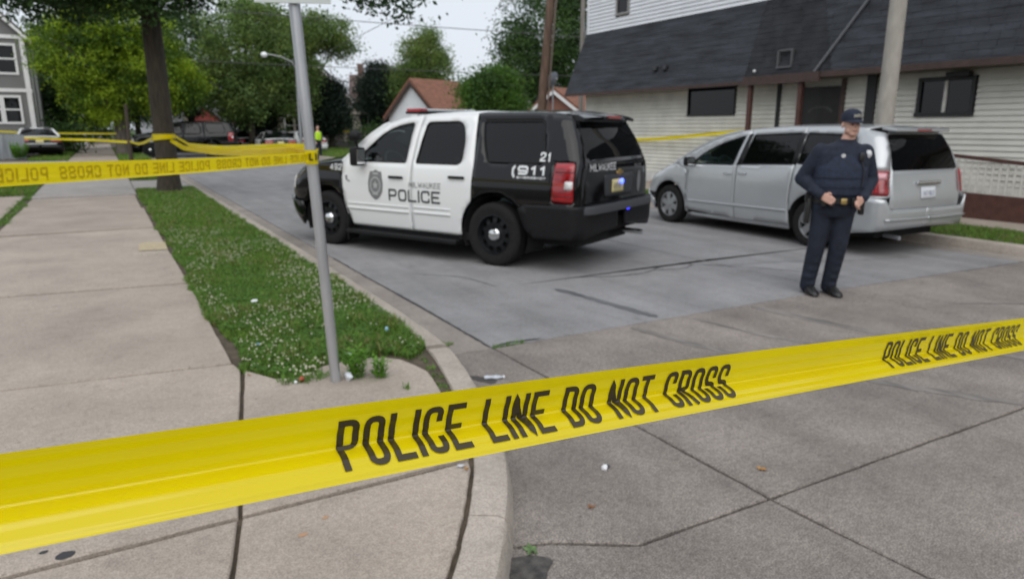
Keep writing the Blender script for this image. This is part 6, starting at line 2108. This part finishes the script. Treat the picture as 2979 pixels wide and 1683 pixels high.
for (x, y, r, lab) in ((.50, 2.50, .020, 'faint rust stain on the corner slab'), (.61, 2.58, .014, 'smaller rust stain on the corner slab')):
    n = 12; rg = random.Random(int(x * 77))
    V = [(0, 0, .0012)] + [(r * rg.uniform(.7, 1.2) * math.cos(2 * math.pi * k / n), .7 * r * rg.uniform(.7, 1.2) * math.sin(2 * math.pi * k / n), .0008) for k in range(n)]
    o = mesh_obj('rust_stain', V, [(0, 1 + k, 1 + (k + 1) % n) for k in range(n)], M('rust stain', (.42, .25, .14), .8))
    o.location = (x, y, ZW + .001); tag(o, lab, 'stain')
o = mesh_obj('paint_patch', [(.24, 10.0, ZW + .006), (.57, 9.95, ZW + .006), (.585, 10.62, ZW + .006), (.40, 10.74, ZW + .006), (.27, 10.66, ZW + .006)], [(0, 1, 2, 3, 4)], M('worn yellow paint', (.42, .35, .225), .8, var=.15, scale=20))
tag(o, 'worn yellow paint patch on the sidewalk beside the verge', 'paint')
PUD = [(x + .02 * noise.noise((x * 9, y * 9, 1)), y + .02 * noise.noise((x * 9, y * 9, 4)), .004) for x, y in dens(rnd([(1.0, 1.62), (1.12, 1.62), (1.18, 1.74), (1.22, 1.90), (1.30, 1.98), (1.35, 2.06), (1.30, 2.12), (1.18, 2.15)], .04), .02)]
o = mesh_obj('puddle_dirt', PUD, [tuple(range(len(PUD)))], M('wet gutter dirt', (.060, .054, .048), .5, var=.6, scale=25, bump=.6, bscale=70))
tag(o, 'dark wet dirt collected in the gutter against the curved kerb', 'dirt')

weed(1.225, 4.10, ZW - .01, .22, .085, 20, 'bright green leafy weed growing beside the sign post', 4, leaf=.048)
weed(1.345, 4.035, ZW - .01, .17, .06, 15, 'second bright green weed in the slab gap near the sign post', 5, leaf=.042)
weed(1.42, 3.76, ZW - .005, .055, .03, 6, 'tiny green sprig in the middle of the corner slab', 6, leaf=.018)
tuft(.93, 4.25, ZW - .01, .10, .14, 420, 'dry clover and grass tuft left of the sign post', 31, None, 1.1, .7)
tuft(2.10, 4.82, .0, .07, .10, 160, 'green grass tuft creeping over the kerb top into the gutter', 32, None, 1.2, .5)
tuft(2.60, 4.585, .0, .05, .13, 160, 'grass growing in the joint between gutter and road slab', 33, None, 1.2, .25)
JT = ['the first cross joint beyond the corner slab', 'the middle of the second cross joint', 'the third cross joint beside the yellow paint patch', 'the third cross joint close to the verge', 'the fourth cross joint at the verge edge', 'the second cross joint next to a like tuft', 'the joint two slabs before the tree']
for k, (x, y, r, sx) in enumerate(((.36, 4.82, .06, 1.6), (.05, 7.82, .06, 1.6), (.21, 9.68, .08, 1.8), (.40, 9.66, .06, 1.5), (.55, 12.45, .10, 2.0), (.12, 7.80, .04, 1.5), (.48, 15.6, .14, 2.2))):
    tuft(x, y, ZW - .015, .045, r, 70, 'small grass tuft growing from ' + JT[k], 40 + k, 'tufts in the sidewalk joints', sx, .3)
rg = random.Random(8)
WS = MB()
for k in range(16):
    y = 9.6 + k * .75 + rg.uniform(-.2, .2)
    tuft(-1.61 + rg.uniform(-.06, .06), y, ZW - .02, .13, rg.uniform(.10, .22), 170, None, 60 + k, None, .7, 1.6, WS)
tag(WS.build('weeds', GRASS, None, fix=False), 'ragged weeds in the strip along the outer sidewalk edge', 'weeds', kind='stuff')
WS = MB()
for k in range(22):
    y = 2.9 + k * .085
    x = float(np.interp(y, [2.72, 3.15, 3.58, 3.97, 4.36, 4.8], [1.34, 1.49, 1.61, 1.70, 1.76, 1.80]))
    if k % 2 == 0 and y > 3.2: tuft(x, y, .11, .05, .05, 45, None, 90 + k, None, .7, 1.2, WS)
tag(WS.build('weeds', GRASS, None, fix=False), 'sparse weeds in the dirt strip inside the curved kerb', 'weeds', kind='stuff')
weed(-3.75, 43.2, .1, .9, .5, 30, 'bright green weeds in front of the grey board fence', 77, leaf=.12)
# ================================================================== TREES
BARK = M('dark bark', (.042, .034, .023), .9, var=.45, scale=9, stretch=(3, 3, .35), bump=.9, bscale=22)
BARK2 = M('grey bark', (.11, .095, .08), .9, var=.4, scale=6, stretch=(3, 3, .35), bump=.6, bscale=18)
def leafmat(name, base, tr=.35): return M(name, base, .55, var=.35, scale=1.1, spec=.3, trans=tr)

def crown_mesh(name, blobs, n, size, mats, seed, parent, inner=.45, droop=.3):
    """many separate leaf faces gathered in clumps through the volumes of the crown"""
    rg = np.random.default_rng(seed)
    vol = np.array([b[1][0] * b[1][1] * b[1][2] for b in blobs]) ** .67
    per = (n * vol / vol.sum()).astype(int)
    V, F, FM = [], [], []
    n0 = 0
    for (c, r), m in zip(blobs, per):
        ncl = max(6, m // 60)
        d = rg.normal(size=(ncl, 3)); d /= np.linalg.norm(d, axis=1)[:, None]
        q = rg.uniform(inner, 1.04, ncl) ** .7
        # lumpy outline
        lump = np.array([1 + .28 * noise.noise((float(a[0] * 2.3 + c[0]), float(a[1] * 2.3 + c[1]), float(a[2] * 2.3))) for a in d])
        cc = np.array(c) + d * np.array(r) * (q * lump)[:, None]
        cs = size * rg.uniform(2.2, 6.0, ncl)
        k = rg.integers(0, ncl, m)
        p = cc[k] + rg.normal(size=(m, 3)) * (cs[k] * .55)[:, None] * np.array([1, 1, .6])
        a = rg.normal(size=(m, 3)); a[:, 2] -= droop; a /= np.linalg.norm(a, axis=1)[:, None]
        b = rg.normal(size=(m, 3)); b -= a * (a * b).sum(1)[:, None]; b /= np.linalg.norm(b, axis=1)[:, None]
        s = (size * rg.uniform(.6, 1.25, m))[:, None]
        V.append(np.stack([p - a * s * .5, p + b * s * .30, p + a * s * .55, p - b * s * .30], 1).reshape(-1, 3))
        i = n0 + np.arange(m) * 4
        F += np.stack([i, i + 1, i + 2, i + 3], 1).tolist()
        hi = (cc[k][:, 2] - c[2]) / r[2] + rg.normal(size=m) * .35
        fld = np.array([noise.noise((float(a[0] * .55 / max(size, .12) * .2), float(a[1] * .55 / max(size, .12) * .2), float(a[2] * .8 / max(size, .12) * .2 + seed))) for a in cc]) + rg.normal(size=ncl) * .12
        tone = np.clip(((.42 - fld) / .84 * len(mats)).astype(int), 0, len(mats) - 1)[k]
        FM += tone.tolist()
        n0 += m * 4
    me = bpy.data.meshes.new(name)
    me.from_pydata(np.concatenate(V).tolist(), [], F)
    for m in mats: me.materials.append(m)
    me.polygons.foreach_set('material_index', FM)
    return mkobj(name, me, parent)

def tree(name, label, loc, trunk, r0, blobs, n, size, mats, seed, bark=BARK, group=None, limbs=7):
    """trunk: height of the fork; blobs in local coordinates"""
    T = thing(name, label, 'tree', loc, 0, group)
    rg = random.Random(seed)
    mb = MB()
    mb.tube([(0, 0, -.1), (0, 0, .12), (.01, 0, .45), (.0, .02, trunk * .6), (-.02, 0, trunk)], [r0 * 1.55, r0 * 1.25, r0 * 1.05, r0 * .95, r0 * .85], 16)
    mb.build('trunk', bark, T, 50)
    for k in range(limbs):
        c, r = blobs[k % len(blobs)]
        a = 2 * math.pi * k / limbs + rg.uniform(-.3, .3)
        e = Vector((c[0] + math.cos(a) * r[0] * .6, c[1] + math.sin(a) * r[1] * .6, c[2] + rg.uniform(-.2, .6) * r[2]))
        s = Vector((0, 0, trunk - .3 - .05 * k))
        m = s.lerp(e, .45) + Vector((0, 0, .25 * (e - s).length * .4))
        lb = MB(); lb.tube([s, s.lerp(m, .5), m, m.lerp(e, .6), e], [r0 * .55, r0 * .42, r0 * .3, r0 * .18, r0 * .06], 7)
        for q in range(3):
            f = m.lerp(e, .2 + .3 * q); g = f + Vector((rg.uniform(-1, 1) * r[0] * .4, rg.uniform(-1, 1) * r[1] * .4, rg.uniform(-.1, .5) * r[2] * .5))
            lb.tube([f, f.lerp(g, .5) + Vector((0, 0, .1)), g], [r0 * .15, r0 * .09, r0 * .03], 5)
        lb.build('limb', bark, T, 50)
    crown_mesh('crown', blobs, n, size, mats, seed, T)
    return T

DG = [leafmat('deep green leaves', (.055, .110, .030), .4), leafmat('mid green leaves', (.080, .150, .038), .4), leafmat('darker green leaves', (.040, .080, .027), .35)]  # leaf colours handed out clump by clump by noise
LG = [leafmat('lime leaves', (.30, .42, .025), .45), leafmat('yellow green leaves', (.17, .27, .022), .4), leafmat('darker lime leaves', (.075, .145, .018), .35)]  # darkest lime tone lands anywhere in the crown, by noise
MG = [leafmat('soft green leaves', (.145, .235, .058), .4), leafmat('grey green leaves', (.125, .195, .062), .4), leafmat('olive leaves', (.165, .230, .055), .4)]
BG = [leafmat('fresh green leaves', (.075, .165, .024), .4), leafmat('bright bush leaves', (.105, .20, .03), .4), leafmat('dark bush leaves', (.045, .10, .02), .3)]  # bush leaf colours mixed by noise, at any depth
CG = [leafmat('blue green needles', (.016, .032, .020), .15), leafmat('dark needles', (.012, .026, .015), .15)]

# the street tree close by, with a long bough reaching over the street
NT = tree('street_tree', 'large dark street tree on the verge with tape round its trunk', (1.31, 19.5, .1), 5.2, .235,
     [((-1.2, 0, 6.6), (2.9, 3, 2.6)), ((.2, -.6, 5.2), (1.35, 1.4, 1.15)), ((-1.9, -.3, 5.0), (1.5, 1.5, 1.15)), ((.2, 0, 7.4), (1.6, 2, 1.8))], 90000, .11, DG, 3)
mb = MB(); mb.tube([(0, 0, 4.9), (.9, -2.5, 5.9), (2.1, -5.5, 5.4), (2.8, -8.0, 3.8)], [.10, .08, .055, .02], 8); mb.build('limb', BARK, NT, 50)
crown_mesh('crown', [((2.72, -8.1, 3.56), (.42, .40, .20)), ((3.15, -8.3, 3.48), (.34, .34, .18)), ((2.35, -8.0, 3.72), (.34, .3, .18)), ((2.8, -7.7, 4.2), (.9, .9, .4))], 2600, .085, [leafmat('bough leaves', (.035, .075, .024), .3)], 5, NT)

tree('lime_tree', 'lime green leafy tree with low crown behind the near tree trunk', (.95, 46.4, .1), 2.4, .34,
     [((-1.5, 0, 5.4), (2.3, 2.6, 2.3)), ((1.6, -.3, 4.6), (2.3, 2.4, 2.4)), ((0, -.5, 7.2), (2.9, 2.5, 1.8)), ((3.0, 0, 4.0), (1.5, 1.6, 1.6)), ((-.6, -.2, 3.4), (1.7, 1.5, 1.7))], 70000, .15, LG, 6, BARK2)
for k, (x, y, blobs, lab, mats) in enumerate((
    (8.4, 48.5, [((0, 0, 6.3), (2.6, 2.6, 3.3)), ((-.6, 0, 3.8), (2.2, 2, 1.9)), ((.9, .3, 8.0), (1.5, 1.5, 1.6))], 'tall soft green street tree beside the street lamp', MG),
    (12.2, 51, [((-.5, 0, 6.2), (2.2, 2.4, 2.8)), ((1.4, 0, 8.0), (2.2, 2, 1.2)), ((-1.0, -.3, 3.9), (1.7, 2, 1.7)), ((2.9, -.4, 7.0), (1.0, 1.0, .8))], 'broad soft green tree behind the leaning sign post', MG),
    (5.6, 55, [((0, 0, 6.2), (2.6, 2.6, 3.8)), ((-1.6, 0, 4.6), (2.2, 2.2, 2.4))], 'dark green tree beyond the sideways black vehicle', DG),
    (14.9, 53.2, [((-.3, 0, 3.5), (1.2, 1.2, 1.6)), ((-.2, 0, 2.3), (1.4, 1.4, 1.2))], 'small dark tree before the tan house gable', CG),
    (9.4, 52.5, [((0, 0, 3.0), (1.5, 1.4, 2.2))], 'small dark tree under the taller street trees', CG),
    (23.4, 55.2, [((0, 0, 6.4), (2.0, 2.0, 2.9)), ((-1.2, 0, 4.4), (1.8, 1.8, 2.2)), ((.8, 0, 3.4), (1.6, 1.5, 2.0))], 'rounded green tree standing behind the white garage', MG),
    (19.9, 57.2, [((0, 0, 3.6), (1.5, 1.5, 2.9)), ((.4, 0, 5.4), (.9, .9, 1.3))], 'dark evergreen tree beside the cream house', CG),
    (25.8, 41, [((0, 0, 7.0), (3.0, 3.0, 4.0)), ((1.8, -.5, 5.0), (2.6, 2.4, 2.6)), ((-1.6, 0, 5.2), (1.7, 1.7, 2.2)), ((2.8, -1, 9.0), (2.2, 2, 2.2))], 'tall dark green tree behind the wooden utility pole', DG),
    (-2.4, 60, [((0, 0, 5.0), (2.8, 2.6, 3.6)), ((1.4, 0, 3.2), (2.2, 2, 2.2))], 'dark tree behind the lime green tree', DG),
    (2.6, 66, [((0, 0, 5.6), (3.0, 3, 3.8))], 'distant green tree at the end of the near sidewalk', DG))):
    tree('yard_tree', lab, (x, y, .1), 2.2 if k not in (3, 4, 6) else 1.2, .22 if k != 7 else .3, blobs, (36000 if k not in (5, 7) else 48000), .175 if k not in (3, 4, 6) else .17, mats, 20 + k, BARK, 'trees beyond the crossing', 5)
tree('leafy_bush', 'bright green leafy bush tree between the garage and the wooden pole', (16.1, 30, .1), .9, .10,
     [((0, 0, 2.5), (1.45, 1.3, 1.5)), ((-.7, 0, 3.1), (.8, .8, .9)), ((.6, 0, 3.3), (.85, .8, .95)), ((1.0, 0, 1.9), (.9, .9, 1.0)), ((-.1, 0, 3.8), (.5, .5, .6))], 30000, .125, BG, 41, BARK)
for k, (x, y, r, h) in enumerate(((-1.9, 52, 1.0, 1.7), (-3.6, 57, 1.2, 1.9), (17.5, 52, 1.3, 1.5), (12.6, 60, 1.2, 1.3))):
    T = thing('shrub', ['dark shrub at the side of the grey house', 'dark shrub beyond the lime green tree', 'low shrub in the yard before the tan house', 'low shrub by the distant porch steps'][k], 'shrub', (x, y, .1))
    mb = MB(); mb.tube([(0, 0, -.05), (0, 0, h * .5)], .05, 6); mb.build('stem', BARK, T)
    crown_mesh('foliage', [((0, 0, h * .55), (r, r, h * .55))], 1800, .2, DG, 60 + k, T)
# a far wood closes the view
blobs = []
rg = random.Random(17)
for k in range(34):
    x = -60 + k * 4.4
    blobs.append(((x + rg.uniform(-1.5, 1.5), 105 + rg.uniform(-6, 10), rg.uniform(2.6, 4.2)), (rg.uniform(3, 4.5), 3, rg.uniform(3.0, 4.8))))
w = crown_mesh('far_wood', blobs, 22000, .85, DG + MG[:1], 99, None)
tag(w, 'far belt of trees closing the view down the street', 'trees', kind='stuff')
# ================================================================== ACROSS THE CROSS STREET (unseen, added to be mirrored in car windows and paint)
prism_ground('terrain', [(-60, -60), (60, -60), (60, -11.5), (-60, -11.5)], -.09, .12, LAWN)
house('brick_house', 'unseen two storey brick house added behind the viewer for car reflections', (-6, -36, .12), rad(90), 9, 11, 5.6, 3.6, MATS['house brick'], ROOFGY, wins=[('g', 1.5, 3.4, 1.0, 1.4), ('s', 0, 1.2, 1.0, 1.4)])
house('frame_house', 'unseen grey frame house added across the cross street for car reflections', (8, -37, .12), rad(90), 8, 11, 5.4, 4.0, SG, ROOFGY, wins=[('g', 1.5, 3.4, 1.0, 1.4), ('s', 0, 1.2, 1.0, 1.4)])
tree('yard_tree', 'unseen large dark tree added behind the viewer for car reflections', (1.5, -29, .12), 2.6, .3, [((0, 0, 6), (3.4, 3.2, 3.2)), ((-1.5, 0, 4.4), (2.2, 2.2, 1.8))], 7000, .34, DG, 71, BARK, 'trees beyond the crossing', 5)
tree('yard_tree', 'unseen broad dark tree added behind the viewer for car reflections', (-15, -28, .12), 2.6, .3, [((0, 0, 6), (3.6, 3.2, 3.4))], 6000, .34, DG, 72, BARK, 'trees beyond the crossing', 5)
tree('yard_tree', 'unseen dark tree added left of the viewer for car reflections', (-15, 4, .12), 2.8, .3, [((0, 0, 6.4), (3.2, 3.2, 3.4)), ((.5, 0, 4.4), (2.2, 2.2, 1.8))], 7000, .34, DG, 73, BARK, 'trees beyond the crossing', 5)
